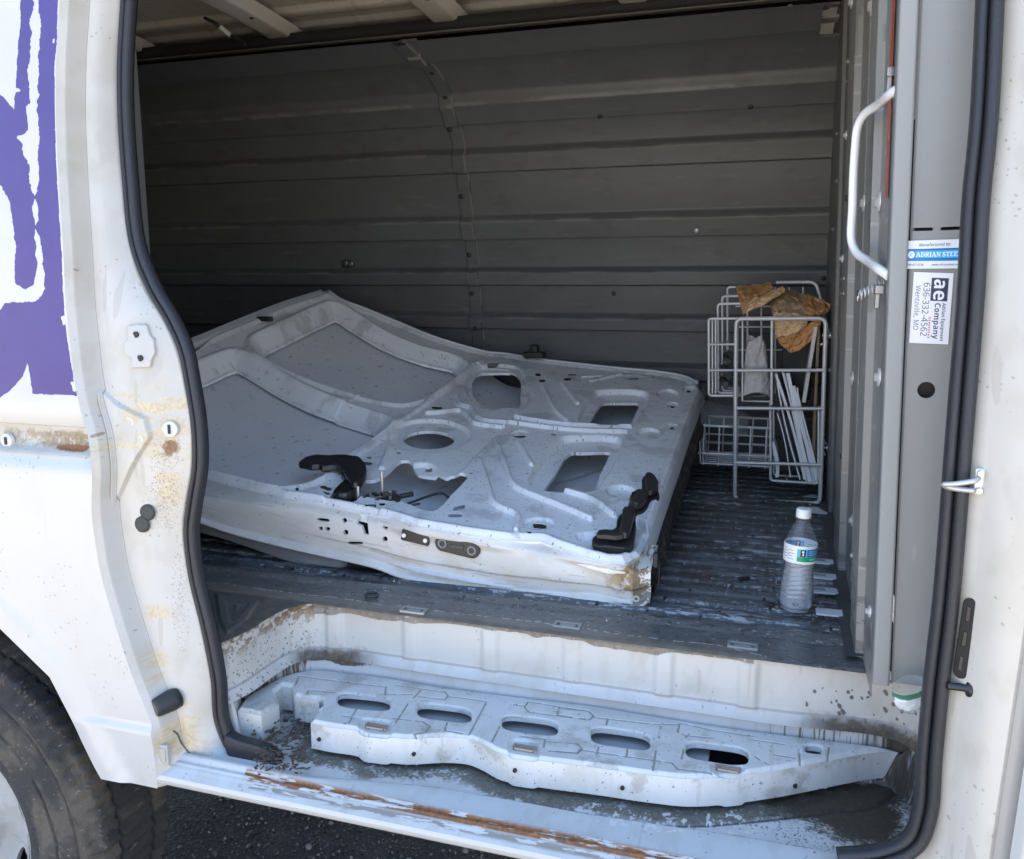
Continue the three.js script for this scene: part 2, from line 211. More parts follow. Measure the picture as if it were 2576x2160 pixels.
// rear jamb between skin and seal
const jambPos = (s, y) => { const p = jambPos0(s, y); if (s < 1) p[2] += .007 * ss(.54, .525, y) * (1 - s); return p; };
const jambPos0 = (() => { const z = [0, -.010, -.042, -.058, -.076, -.092, -.12], off = .02;
  return (s, y) => { const e = EDGE.x(y), c = Math.max(CREASE.x(y), e + .02), l = Math.max(LIP.x(y), c + .02), xs = [e, e + Math.min(off, (c - e) * .45), c, mix(c, l, .5), l, l + .008, l - .02], i = Math.min(5, Math.floor(s)), t = s - i;
    let bulge = 0; if (i === 2 || i === 3) bulge = .007 * Math.sin((s - 2) / 2 * Math.PI);
    return [mix(xs[i], xs[i + 1], t), y, skinZ(y) + mix(z[i], z[i + 1], t) + bulge]; }; })();
{
  const us = denser([lin(0, 1, 8), lin(1, 2, 10), lin(2, 4, 30), lin(4, 6, 8)]), vs = lin(.44, 2.02, 260);
  const on = (px, py) => { const q = find(jambPos, px, py, 2.8, onZ(px, py, -.06).y); const p = jambPos(...q); return [p[0], p[1]]; };
  const gus = [on(245, 978), on(300, 1015), on(372, 1050), on(385, 1100), on(340, 1170), on(288, 1268)], gl = sdLine(gus), g2 = sdLine([on(180, 1075), on(215, 1068), on(245, 1060)]), slot = sdLine([on(232, 1087), on(250, 1082)]);
  const wash = [[430, 1010, .085, .036], [395, 1030, .06, .026], [425, 1100, .045, .045], [290, 1100, .06, .02], [420, 1190, .022, .06], [330, 1010, .06, .02], [455, 1830, .05, .045], [440, 1760, .03, .02], [420, 1870, .03, .03], [470, 1955, .06, .014], [385, 1530, .03, .015], [380, 1660, .025, .03]].map(([a, b, rx, ry]) => [...on(a, b), rx, ry]);
  const speck = [[420, 1160, .02, .05], [425, 1230, .022, .05], [400, 1260, .02, .04], [455, 1480, .012, .08]].map(([a, b, rx, ry]) => [...on(a, b), rx, ry]);
  const rs = on(428, 1115);
  const tex = grimy([.52, .49, .435], 512, 2048, us, vs, (u, v) => { const p = jambPos(u, v); return [p[0], p[1]]; }, (x, y, c, u) => {
    for (const [a, b, rx, ry] of wash) { const d = Math.hypot((x - a) / rx, (y - b) / ry); if (d < 1.4) c = mixc(c, mixc([.60, .50, .33], [.48, .36, .20], vn(x * 300, y * 300)), .75 * ss(1.4, .5, d) * ss(.34, .74, fbm(x * 30, y * 95, 5) * (1.45 - .5 * d))); }
    for (const [a, b, rx, ry] of speck) { const d = Math.hypot((x - a) / rx, (y - b) / ry); if (d < 1.3) c = mixc(c, [.20, .18, .15], .6 * Math.max(grain(x, y, 380, .22 - .13 * d), grain(x + 3, y, 620, .36 - .22 * d))); }
    const r = Math.hypot((x - rs[0]) / .016, (y - rs[1]) / .02); c = dirtAt(c, ss(1.3, .2, r) * .9, [.28, .14, .05], x, y, 90);
    if (Math.min(gl(x, y), g2(x, y)) < .0013) c = mixc(c, [.15, .13, .105], .85); if (slot(x, y) < .0028) c = mixc(c, [.20, .13, .07], .7);
    if (Math.abs(u - 2) < .016) c = mixc(c, [.2, .185, .16], .75);  // shadow of the crease, painted into the colour as a dark line
    return c; });
  const gIn = sdPoly(gus.concat([on(244, 1120)]));
  const pos = (u, v) => { const p = jambPos(u, v); if (u > 1.6 && u < 3.9) { const g = gIn(p[0], p[1], .1); p[2] += .008 * ss(.0015, -.0025, g) - .004 * ss(.004, .002, slot(p[0], p[1])); } return p; };
  const vFine = denser([lin(.43, 2.02, 260), lin(.88, 1.14, 160)]), uFine = denser([lin(0, 1, 8), lin(1, 2, 12), lin(2, 4, 70), lin(4, 6, 8)]);
  const holes = [on(349, 841), on(360, 900)];
  const jz = (x, y) => { let a = 2, b = 4; for (let i = 0; i < 24; i++) { const m = (a + b) / 2; if (jambPos(m, y)[0] < x) a = m; else b = m; } return jambPos(a, y)[2]; };
  const conform = (g, o) => { const p = g.attributes.position; for (let i = 0; i < p.count; i++) p.setZ(i, p.getZ(i) + jz(p.getX(i), p.getY(i)) + o); g.computeVertexNormals(); };
  const jamb = part(van, 'door_jamb', sheet({ us: uFine, vs: vFine, pos }), M([1, 1, 1], .36, { map: tex, clearcoat: .3, clearcoatRoughness: .3 }), 'rear door jamb with stained paint and a rust streak');
  // hinge pad with two threaded holes
  const padP = [[330, 822], [352, 817], [374, 820], [380, 842], [390, 855], [394, 885], [384, 905], [382, 920], [340, 922], [340, 898], [322, 888], [320, 862], [330, 856]].map(([a, b]) => on(a, b));
  const ps = new THREE.Shape(padP.map(p => new THREE.Vector2(p[0], p[1]))); for (const h of holes) { const q = new THREE.Path(); q.absellipse(h[0], h[1], .0052, .0062, 0, 6.2832); ps.holes.push(q); }
  const pad = new THREE.ExtrudeGeometry(ps, { depth: .004, bevelEnabled: true, bevelSize: .0015, bevelThickness: .0015, bevelSegments: 2 }); const pc = jambPos(...find(jambPos, 360, 870, 2.8, 1.18)); conform(pad, .001);
  const padM = part(jamb, 'hinge_pad', pad, M([.49, .465, .415], .45));
  for (const h of holes) { const g = new THREE.CylinderGeometry(.0053, .0053, .003, 14); g.rotateX(Math.PI / 2); g.translate(h[0], h[1], jz(h[0], h[1]) + .0062); part(padM, 'threaded_hole', g, mBlack); }
  // plugs, bolt, latch and bump stop
  for (const [a, b] of [[373, 1288], [360, 1318]]) { const q = jambPos(...find(jambPos, a, b, 2.8, .88)); const g = new THREE.LatheGeometry([[0, .004], [.006, .004], [.0075, .0055], [.0095, .005], [.0135, .004], [.0145, 0]].map(p => new THREE.Vector2(...p)), 22); g.rotateX(Math.PI / 2); g.translate(q[0], q[1], q[2]); part(jamb, 'rubber_plug', g, M([.05, .05, .045], .6)); }
  { const q = jambPos(...find(jambPos, 432, 1078, 3, 1.04)); const g = new THREE.CylinderGeometry(.013, .014, .005, 20); g.rotateX(Math.PI / 2); g.rotateY(.25); g.translate(q[0], q[1], q[2] + .003); const bo = part(jamb, 'jamb_bolt', g, M([.58, .56, .52], .4)); const s = bx(.004, .015, .003, q[0], q[1], q[2] + .006); part(bo, 'bolt_slot', s, mBlack); }
  for (const [a, b, r] of [[331, 1062, .008], [358, 1104, .006]]) { const q = jambPos(...find(jambPos, a, b, 2.5, 1.04)); const g = new THREE.TorusGeometry(r, .0015, 6, 20); g.translate(q[0], q[1], q[2] + .006); part(jamb, 'pressed_ring', g, M([.7, .68, .63], .4)); }
  { const q = jambPos(...find(jambPos, 445, 1755, 3, .53)); const g = new THREE.LatheGeometry([[.012, .044], [.0148, .0425], [.0165, .038], [.019, .012], [.0175, 0], [0, 0]].map(p => new THREE.Vector2(...p)), 28); g.rotateX(Math.PI / 2 + .12); g.rotateY(-.42); g.translate(q[0] - .0, q[1], q[2] - .004); const fc = new THREE.CircleGeometry(.0125, 24); fc.translate(0, 0, .044); fc.rotateX(.12); fc.rotateY(-.42); fc.translate(q[0], q[1], q[2] - .004); const bs = part(jamb, 'bump_stop', g, M([.03, .03, .029], .55), 'black rubber bump stop standing out of the jamb'); part(bs, 'stop_face', fc, M([.11, .105, .10], .8)); }
  { const q = jambPos(...find(jambPos, 418, 1893, 2.2, .47)); part(jamb, 'wedge_guide', merge([bx(.020, .036, .008, q[0], q[1], q[2] + .004, .002), bx(.012, .024, .004, q[0], q[1] + .001, q[2] + .008, .001)]), M([.42, .40, .36], .5)); }
  // split line in the paint at the foot of the jamb
  const cr = [[437, 1837], [447, 1845], [460, 1872], [480, 1895], [498, 1900], [511, 1908], [509, 1925], [499, 1945], [494, 1975]].map(([a, b]) => { const p = jambPos(...find(jambPos, a, b, 2.6, .47)); return [p[0], p[1], p[2] + .0008]; });
  part(jamb, 'sealer_crack', sweep(smoothPts(cr, 4), ring(.0016, 6), [0, 0, 1]), M([.10, .09, .075], .8));
}
// door seals: twin-bulb rubber along the opening
const sealSec = (w, d) => { const o = []; for (let i = 0; i < 10; i++) { const a = Math.PI * i / 9; o.push([-w * .45 - Math.cos(a) * w * .55, Math.sin(a) * d]); } for (let i = 0; i < 10; i++) { const a = Math.PI * i / 9; o.push([w * .5 - Math.cos(a) * w * .42, Math.sin(a) * d * .8]); } o.push([w * .9, -d * .6], [-w * .9, -d * .6]); return o.reverse(); };
{
  const L = [[302, 0], [290, 164], [292, 286], [305, 450], [327, 613], [360, 720], [409, 802], [442, 875], [466, 973], [482, 1072], [482, 1170], [466, 1272], [460, 1333], [474, 1440], [507, 1583], [531, 1706], [540, 1808], [564, 1869], [605, 1915]];
  const R = [[347, 0], [341, 164], [341, 286], [350, 450], [365, 613], [413, 720], [458, 802], [490, 875], [506, 973], [519, 1072], [524, 1170], [510, 1272], [503, 1333], [511, 1440], [546, 1583], [568, 1706], [576, 1808], [604, 1875], [650, 1925]];
  const pts = L.map((p, i) => { const px = (p[0] + R[i][0]) / 2, py = (p[1] + R[i][1]) / 2; let y = 1, q; for (let k = 0; k < 8; k++) { q = onZ(px, py, skinZ(y) - .082); y = q.y; } return [q.x, q.y, q.z]; });
  const a = pts[0], b = pts[1]; pts.unshift([a[0] + (a[0] - b[0]) / (a[1] - b[1]) * (2.0 - a[1]), 2.0, skinZ(2) - .082]);
  const seal = part(van, 'door_seal', sweep(smoothPts(pts, 10), sealSec(.0138, .012)), mRubber, 'black twin-bulb rubber seal down the rear side of the door opening');
  const fl = [[575, 1852], [600, 1862], [640, 1873], [675, 1886], [698, 1908], [694, 1930], [668, 1950], [644, 1966], [628, 1958], [618, 1935], [600, 1910], [580, 1890]].map(([u, v]) => onZ(u, v, -.07));
  const sh = new THREE.Shape(smoothPts(fl.map(p => [p.x, p.y]), 4, true).map(p => new THREE.Vector2(p[0], p[1]))); const fg = new THREE.ExtrudeGeometry(sh, { depth: .012, bevelEnabled: true, bevelSize: .004, bevelThickness: .006, bevelSegments: 3 }); fg.translate(0, 0, -.08); part(seal, 'seal_flap', fg, mRubber);
  const RL = [[2446, 0], [2440, 300], [2422, 500], [2409, 720], [2380, 1100], [2352, 1500], [2324, 1720], [2312, 1900], [2300, 2030], [2268, 2105], [2200, 2132], [2110, 2146]], RR = [[2533, 0], [2508, 300], [2487, 500], [2474, 720], [2443, 1100], [2407, 1500], [2384, 1720], [2362, 1900], [2352, 2050], [2322, 2128], [2230, 2172], [2110, 2178]];
  const rp = RL.map((p, i) => { const px = (p[0] + RR[i][0]) / 2, py = (p[1] + RR[i][1]) / 2; let y = 1, q; for (let k = 0; k < 8; k++) { q = onZ(px, py, skinZ(y) - .07); y = q.y; } return [q.x, q.y, q.z]; });
  const c = rp[0], d = rp[1]; rp.unshift([c[0] + (c[0] - d[0]) / (c[1] - d[1]) * (2.0 - c[1]), 2.0, skinZ(2) - .07]);
  part(van, 'door_seal', sweep(smoothPts(rp, 10), sealSec(.0162, .014)), mRubber, 'black twin-bulb rubber seal down the front side of the door opening');
}
// ------------------------------------------------------------------ front jamb, front door
{
  const S0 = curveX([[2533, 0], [2508, 300], [2487, 500], [2474, 720], [2443, 1100], [2407, 1500], [2384, 1720], [2362, 1900], [2350, 2080], [2330, 2160]], -.07), S1 = curveX([[2585, 0], [2556, 300], [2536, 500], [2516, 720], [2482, 1100], [2444, 1500], [2420, 1720], [2396, 1900], [2380, 2080], [2370, 2160]], -.062), S2 = curveX([[2700, 800], [2665, 1080], [2620, 1380], [2574, 1680], [2501, 2160]], -.018);
  const pos = (s, y) => { const a = S0.x(y) - .012, b = S1.x(y), c = Math.max(S2.x(y), b + .03), xs = [a + .016, a, b, c - .006, c, c + .003], z = [-.16, -.085, -.058, -.019, -.025, -.06], i = Math.min(4, Math.floor(s)), t = s - i; return [mix(xs[i], xs[i + 1], t), y, skinZ(y) + mix(z[i], z[i + 1], t) + (i === 2 ? .008 * Math.sin(t * Math.PI) : 0)]; };
  const us = denser([lin(0, 2, 10), lin(2, 3, 20), lin(3, 5, 10)]), vs = lin(.40, 2.05, 160);
  const tex = grimy([.53, .495, .432], 256, 1536, us, vs, (u, v) => { const p = pos(u, v); return [p[0], p[1]]; }, (x, y, c, u) => { c = mixc(c, [.55, .43, .27], .55 * ss(.5, .72, fbm(x * 30, y * 12, 4)) * ss(.62, .52, y + .12 * fbm(x * 40, y * 40, 3))); return c; });
  const fj = part(van, 'front_jamb', sheet({ us, vs, pos }), M([1, 1, 1], .36, { map: tex, clearcoat: .3, clearcoatRoughness: .3 }));
  const at = (px, py, g = 2.4) => pos(...find(pos, px, py, g, onZ(px, py, -.04).y));
  // black oval socket, rubber stop, striker
  { const q = at(2428, 1605), h = .046; const g = new THREE.Shape(); g.absarc(0, h, .0074, 0, Math.PI); g.absarc(0, -h, .0074, Math.PI, 2 * Math.PI); const e = new THREE.ExtrudeGeometry(g, { depth: .001, bevelEnabled: true, bevelSize: .0015, bevelThickness: .001 }); e.rotateZ(-.05); e.rotateY(-.5); e.translate(q[0], q[1], q[2] + .001); const so = part(fj, 'contact_socket', e, M([.008, .008, .009], .65)); for (const k of [-.034, 0, .034]) { const c = bx(.005, .020, .004, 0, k, .002, .001); c.rotateZ(-.05); c.rotateY(-.5); c.translate(q[0], q[1], q[2]); part(so, 'contact_pad', c, M([.012, .012, .013], .2)); } }
  { const q = at(2396, 1716, 1.6); const g = new THREE.LatheGeometry([[0, .03], [.010, .03], [.012, .026], [.0105, .022], [.005, .020], [.005, 0], [0, 0]].map(p => new THREE.Vector2(...p)), 20); g.rotateZ(-Math.PI / 2); g.translate(q[0] - .008, q[1], q[2] + .012); part(fj, 'rubber_stop', g, mPlastic); }
  { const q = at(2462, 1210), pl = merge([bx(.011, .034, .004, q[0], q[1], q[2] + .002, .002)]); const st = part(fj, 'striker_plate', pl, mSteel); const loop = smoothPts([[q[0] - .002, q[1] + .004, q[2] + .004], [q[0] - .010, q[1] + .004, q[2] + .02], [q[0] - .032, q[1] - .001, q[2] + .022], [q[0] - .042, q[1] - .004, q[2] + .016], [q[0] - .034, q[1] - .008, q[2] + .012], [q[0] - .004, q[1] - .012, q[2] + .004]], 6); part(st, 'striker_loop', sweep(loop, ring(.0035, 8), [.1, 1, .1]), mChrome); for (const k of [-.011, .011]) { const g = new THREE.CylinderGeometry(.004, .004, .004, 6); g.rotateX(Math.PI / 2); g.translate(q[0], q[1] + k, q[2] + .007); part(st, 'striker_bolt', g, mSteel); } }
  // front passenger door, closed, beyond the shut line
  const us2 = denser([lin(0, .02, 6), lin(.02, 1, 30)]), vs2 = lin(.45, 1.42, 40), p2 = (u, v) => { const x0 = Math.max(S2.x(v), S1.x(v) + .03) + .016; return [mix(x0, 1.42, u), v, skinZ(v) - .004 - .012 * ss(.008, 0, u)]; };
  const fd = part(van, 'front_door', sheet({ us: us2, vs: vs2, pos: p2 }), mWhite);
  part(fd, 'window_pane', bx(1.0, .44, .005, .88, 1.64, -.07), M([.9, .95, .93], .02, { transmission: 1, thickness: 0 })); part(fd, 'window_frame', merge([bx(1.14, .03, .03, .86, 1.43, -.065), bx(1.14, .03, .03, .86, 1.87, -.075), bx(.03, .44, .03, .345, 1.65, -.07), bx(.03, .44, .03, 1.40, 1.65, -.07)]), mWhite);
  part(van, 'shut_gap', sheet({ us: lin(0, 1, 4), vs: lin(.40, 1.45, 12), pos: (u, v) => { const x = Math.max(S2.x(v), S1.x(v) + .03); return [x - .004 + .03 * u, v, skinZ(v) - .034]; } }), mWhite);
  part(van, 'front_sill', bx(1.2, .05, .06, .93, .428, -.035, .01), mWhite);
}

// ------------------------------------------------------------------ sill, step well, step plate, riser
const Za = Zm(500, 1440, 2.1), Zb = Zm(1400, 1440, 2.1);
const onStep = l => l.map(([a, b]) => { const p = onY(a, b, .53); return [p.x, p.z]; });
const frontEdge = [[781, 1811], [833, 1821], [895, 1830], [929, 1843], [976, 1846], [1024, 1850], [1119, 1846], [1176, 1850], [1214, 1864], [1262, 1888], [1348, 1903], [1500, 1922], [1638, 1941], [1733, 1950], [1829, 1945], [1971, 1926], [2114, 1899], [2210, 1883], [2257, 1884], [2281, 1893]];
const backEdge = [[2281, 1893], [2250, 1880], [2200, 1873], [2019, 1850], [1829, 1826], [1590, 1788], [1500, 1773], [1310, 1750], [1119, 1726], [976, 1702], [860, 1688], [795, 1682], [729, 1692], [657, 1726], [614, 1754], [598, 1780]];
const stepFront = smoothPts(onStep(frontEdge), 4), stepBack = smoothPts(onStep(backEdge), 4);
const stepOut = sdPoly([...onStep([[598, 1780], [657, 1793], [702, 1765], [692, 1736], [712, 1719], [733, 1722], [740, 1744], [766, 1750], [800, 1752], [803, 1784]]), ...stepFront.map(p => [p[0], p[1]]), ...stepBack.map(p => [p[0], p[1]])]);
const wellPlan = smoothPts([[-.922, -.084], [-.908, -.14], [-.905, -.215], [-.897, -.272], [-.868, -.31], [-.815, -.325], [-.6, -.325], [-.3, -.325], [-.1, -.325], [.03, -.325], [.10, -.332], [.17, -.338], [.22, -.326], [.247, -.288], [.258, -.22], [.262, -.15], [.264, -.09]], 9);
const wellLine = sdLine(wellPlan.map(p => [p[0], p[1]]));
const onSill = l => l.map(([a, b]) => { const p = onY(a, b, .474); return [p.x, p.z]; });
{
  // one pressing: outer rocker, rust line, sill tread, ledge, roller channel, cove up to the riser
  const ledge = table(onSill([[681, 1945], [881, 1959], [1090, 1978], [1286, 2011], [1500, 2050], [1829, 2097], [2114, 2145]]));
  const track = sdLine(smoothPts(onSill(Zb([[-200, 1190], [0, 1215], [400, 1290], [700, 1310], [1000, 1290], [1500, 1232], [1700, 1205], [1800, 1130]])), 5).map(p => [p[0], p[1]]));
  const bl = table(stepBack.map(p => [p[0], p[1]]));
  const h = (x, z) => {
    const L = Math.min(-.04, ledge(x)); let y;
    if (z > -.010) y = mix(.460, .452, cl((z + .010) / .014)); else y = .4605 + .010 * ss(-.010, -.020, z);
    y -= .004 * ss(-.012, -.017, z) * ss(-.030, -.024, z);                      // gutter where the rust sits
    y += .004 * ss(-.026, L + .006, z); y -= .008 * ss(L + .001, L - .003, z);
    const t = track(x, z, .1); y -= .005 * ss(.006, .001, t);
    const b = bl(x) - .005, back = ss(b + .004, b - .006, z); y = mix(y, .531, back); y += .006 * back * ss(.012, .004, Math.abs(z - b + .016)) ;
    const w = wellLine(x, z, .2); if (z < -.10) y = Math.max(y, mix(.53, .565, ss(.016, .0, w)) * ss(.024, .012, w) + y * (1 - ss(.024, .012, w))); else if (x > .1 || x < -.85) y += .02 * ss(.03, 0, w);
    const o = stepOut(x, z, .1); y = mix(y, Math.min(y, .474), ss(.006, -.002, o));
    const fr = ss(.0, .03, z - bl(x) - .03) * ss(.12, .17, x); y = mix(y, Math.min(y, .476), fr);
    return y; };
  const us = lin(-1.0, .31, 300), vs = denser([lin(-.345, -.18, 80), lin(-.18, .004, 130)]);
  const dirtPoly = (l, f) => sdPoly(smoothPts(f(l), 3, true).map(p => [p[0], p[1]]));
  const mudL = dirtPoly(Za([[270, 640], [340, 560], [440, 440], [560, 425], [680, 452], [800, 492], [930, 540], [760, 524], [620, 508], [480, 522], [330, 600]]), onStep), mudR = dirtPoly(Zb([[1270, 770], [1400, 760], [1650, 790], [1800, 860], [1850, 940], [1790, 960], [1650, 880], [1450, 810]]), onStep), mudF = dirtPoly(Zb([[1150, 1190], [1400, 1150], [1700, 1100], [1830, 1090], [1800, 1280], [1760, 1400], [1640, 1400], [1480, 1330], [1300, 1260]]), onSill);
  const tex = grimy([.50, .50, .495], 2048, 640, us, vs, (x, z) => [x, z], (x, z, c) => {
    const L = Math.min(-.04, ledge(x)), st = -stepOut(x, z, .1);
    const rn = fbm(x * 34, z * 260, 4); if (x > -.83 && x < .02) { const k = ss(-.011, -.016, z) * ss(-.033, -.026, z); c = mixc(c, mixc(RUST, [.12, .06, .03], vn(x * 260, z * 260)), k * ss(.40, .50, rn + .12 * (vn(x * 7, 3) - .3))); const k2 = ss(.0, -.006, z) * ss(-.014, -.010, z); c = mixc(c, [.24, .22, .19], k2 * ss(.42, .5, rn)); }
    const ch = ss(L + .002, L - .006, z) * ss(.055, .015, -st) * ss(-.88, -.8, x) * (z > bl(x) + .02 ? 1 : 0); c = dirtAt(c, ch * .78, [.17, .155, .125], x, z, 38);
    if (x > -.72 && Math.abs(z - L) < .0018 && vn(x * 90, 5) > .45) c = mixc(c, [.07, .065, .06], .85);
    const t = track(x, z, .1); if (t < .003) c = mixc(c, [.06, .055, .05], .8);
    if (t < .03 && z > -.2 && x > -.26 && x < 0) c = mixc(c, [.62, .60, .56], .8 * ss(.60, .68, fbm(x * 150, z * 110, 3)));
    { const b = bl(x); if (x > -.84 && x < -.02 && Math.abs(z - b - .002) < .0025 && vn(x * 40, 9) > .2) c = mixc(c, [.07, .062, .05], .8); }
    if (!(x > -.87 && x < .2 && Math.abs(z - bl(x) + .006) < .008)) for (const m of [mudL, mudR]) { const d = m(x, z, .1) + (fbm(x * 90, z * 380, 5) - .5) * .055; if (d < .014) c = mixc(c, mixc([.16, .115, .072], [.05, .036, .024], fbm(x * 260, z * 900, 2)), ss(.014, -.004, d + .016 * (vn(x * 420, z * 1400) - .5))); else if (d < .04) c = mixc(c, [.07, .055, .04], .8 * grain(x, z * 2, 240, .4 - d * 9)); }
    const d = mudF(x, z, .1) + (fbm(x * 60, z * 60, 5) - .5) * .06 - .008; if (d < .03) c = mixc(c, mixc([.062, .05, .034], [.022, .018, .013], fbm(x * 280, z * 280, 2)), ss(.03, -.01, d + .03 * (vn(x * 420, z * 420) - .5))); else if (d < .09) c = mixc(c, [.07, .058, .04], .8 * Math.max(grain(x, z, 260, .45 - d * 4.5), grain(x + 5, z, 430, .45 - d * 4.5)));
    return c; });
  const hole = sdPoly(onSill(Zb([[800, 900], [1060, 900], [1060, 1040], [800, 1040]])).map(p => p));
  part(van, 'sill', sheet({ us, vs, pos: (x, z) => [x, h(x, z), z] }), M([1, 1, 1], .58, { map: tex }), 'worn white door sill with a rusty gutter and dirty roller channel');
  const us3 = lin(-1.11, .31, 60), pr = [[0, .452, .004], [.25, .446, .007], [.6, .438, .005], [1, .430, -.004], [1.3, .428, -.03], [2, .43, -.34]];
  const ry = table(pr.map(p => [p[0], p[1]])), rz = table(pr.map(p => [p[0], p[2]]));
  part(van, 'rocker', sheet({ us: us3, vs: denser([lin(0, 1.3, 26), lin(1.3, 2, 4)]), pos: (x, t) => [x, ry(t), rz(t)] }), mWhite);
  const TG = onY(1783, 1893, .512).x, lowFloor = sheet({ us: lin(-.98, TG, 90), vs: lin(-.34, -.10, 30), pos: (x, z) => [x, .503, z], cut: (x, z) => -stepOut(x, z, .3) - .004 });
  part(van, 'step_tray', lowFloor, M([.38, .385, .39], .4)); part(van, 'tray_gap', sheet({ us: lin(TG, .3, 60), vs: lin(-.34, -.10, 30), pos: (x, z) => [x, .4875, z], cut: (x, z) => -stepOut(x, z, .3) - .006 }), mBlack);
}
{
  const stad = (f, cx, cy, hw, hh, tilt) => { const P = []; for (let i = 0; i < 28; i++) { const a = i / 28 * 6.2832, c = Math.cos(a), s = Math.sin(a), x = Math.sign(c) * Math.pow(Math.abs(c), .48) * hw, y = Math.sign(s) * Math.pow(Math.abs(s), .62) * hh; P.push([cx + x, cy + y + x * tilt]); } return sdPoly(onStep(f(P))); };
  const slots = [stad(Za, 873, 680, 141, 38, .1), stad(Za, 1298, 738, 145, 40, .12), stad(Za, 1750, 803, 150, 42, .12), stad(Zb, 338, 872, 158, 46, .14), stad(Zb, 848, 950, 168, 46, .13)], oval = stad(Zb, 1355, 929, 45, 20, .1), eye = stad(Za, 648, 680, 12, 20, 0);
  const gA = [[[510, 590], [530, 545], [640, 560], [990, 603], [985, 640], [1130, 642]], [[1040, 592], [1160, 610], [1300, 628], [1320, 650], [1300, 670], [1160, 652]], [[1180, 612], [1135, 660]], [[1310, 652], [1390, 660], [1520, 680], [1430, 852], [1300, 832], [1312, 790]], [[835, 715], [795, 790], [762, 792]], [[720, 632], [580, 620], [570, 640]], [[1030, 768], [1185, 785], [1222, 810], [1200, 840], [1140, 850], [1150, 858]], [[1105, 690], [1040, 792]], [[1640, 722], [1655, 695], [1725, 703]], [[1740, 680], [2060, 730], [2088, 755], [2060, 776], [1745, 735], [1722, 710], [1740, 680]], [[1905, 710], [1895, 752]], [[1590, 810], [1550, 890]], [[1700, 862], [1830, 878], [1822, 920]], [[1840, 890], [2000, 900], [2026, 930], [2000, 952], [1850, 940]], [[760, 755], [860, 765]]];
  const gB = [[[20, 715], [170, 730], [195, 755], [170, 775], [10, 750]], [[190, 762], [450, 792], [540, 800], [640, 800], [660, 795], [830, 832], [1040, 862]], [[650, 800], [640, 840], [690, 860], [830, 872]], [[100, 900], [132, 922], [110, 950], [0, 940]], [[222, 920], [212, 960]], [[375, 930], [370, 972]], [[525, 940], [510, 1040]], [[140, 936], [300, 960], [480, 985], [610, 1002], [640, 1035], [820, 1056]], [[272, 770], [262, 802]], [[552, 810], [540, 870]], [[672, 930], [662, 982]], [[1030, 880], [1200, 905]], [[1150, 960], [1260, 977]], [[1282, 930], [1286, 1000]], [[1050, 970], [1080, 990], [1120, 1010]], [[1440, 920], [1430, 990]], [[700, 850], [680, 870]]];
  const grooves = [...gA.map(l => sdLine(onStep(Za(l)))), ...gB.map(l => sdLine(onStep(Zb(l))))];
  const pads = [stad(Za, 935, 810, 90, 40, .1), stad(Za, 1720, 925, 85, 45, .1), stad(Zb, 905, 1035, 90, 30, .12)];
  const us = lin(-.94, .27, 820), vs = lin(-.41, -.09, 240);
  const gmin = (x, z) => { let d = 1; for (const g of grooves) { const k = g(x, z, .008); if (k < d) d = k; } return d; };
  const smin = (x, z) => { let d = 1; for (const s of slots) d = Math.min(d, s(x, z, .05)); return Math.min(d, oval(x, z, .04), eye(x, z, .03)); };
  const tex = grimy([.585, .59, .58], 2048, 480, us, vs, (x, z) => [x, z], (x, z, c) => { const g = gmin(x, z); if (vn(x * 60, z * 60) > .16) c = mixc(c, [.13, .125, .11], .72 * ss(.0022, .0009, g)); c = mixc(c, [.30, .275, .23], .55 * ss(.56, .76, fbm(x * 22, z * 22, 5) + .12 * (vn(x * 260, z * 260) - .5))); c = mixc(c, GRIME, .8 * grain(x, z, 360, .012)); return c; });
  const pos = (x, z) => { const g = gmin(x, z), e = -stepOut(x, z, .06), s = smin(x, z); let y = .53 - .0016 * ss(.0026, .0008, g) - .006 * ss(.007, 0, e) - .0025 * ss(.004, 0, s); for (const p of pads) y -= .004 * ss(.003, -.003, p(x, z, .05)); return [x, y, z]; };
  const step = part(van, 'step_plate', sheet({ us, vs, pos, cut: (x, z) => Math.min(-stepOut(x, z, .3), smin(x, z)), rim: (x, z) => stepOut(x, z, .1) > -.01 ? .047 : .009, rimDir: [0, -1, 0], rimV: [.002, .145] }), M([1, 1, 1], .36, { map: tex, clearcoat: .3, clearcoatRoughness: .3 }), 'white pressed step plate with five oval slots');
  for (const [f, a, b] of [[Za, 938, 812], [Za, 1722, 925], [Zb, 905, 1035]]) { const [p] = onStep(f([[a, b]])); const c = merge([bx(.036, .003, .004, p[0], .530, p[1] + .005), bx(.036, .003, .004, p[0], .530, p[1] - .005), bx(.004, .0035, .014, p[0] - .018, .530, p[1]), bx(.004, .0035, .014, p[0] + .018, .530, p[1])]); part(step, 'cable_clip', c, M([.35, .3, .26], .5, { metalness: .4 })); }
  const sideHole = (px, py) => { const [q] = onStep([[px, py - 45]]); return q; };
  for (const [px, py] of [[804, 1858], [1042, 1895], [1296, 1936], [1566, 1980], [2000, 1975]]) { let z = -.14, p; for (let i = 0; i < 30; i++) { p = onZ(px, py, z); z -= stepOut(p.x, z, .2) * .7; } const g = new THREE.CylinderGeometry(.0035, .0035, .004, 12); g.rotateX(Math.PI / 2); g.translate(p.x, p.y, z + .0015); part(step, 'drain_hole', g, mBlack); }
  // rubbish in the open end of the plate
  const rub = []; for (let i = 0; i < 260; i++) { const [q] = onStep([[rr(635, 775), rr(1755, 1885)]]); const b = bx(rr(.002, .011), .0015, rr(.0015, .005), 0, 0, 0); b.rotateY(rr(0, 3)); b.rotateX(rr(-.5, .5)); b.translate(q[0], .485 + rr(0, .012), q[1]); rub.push(b); }
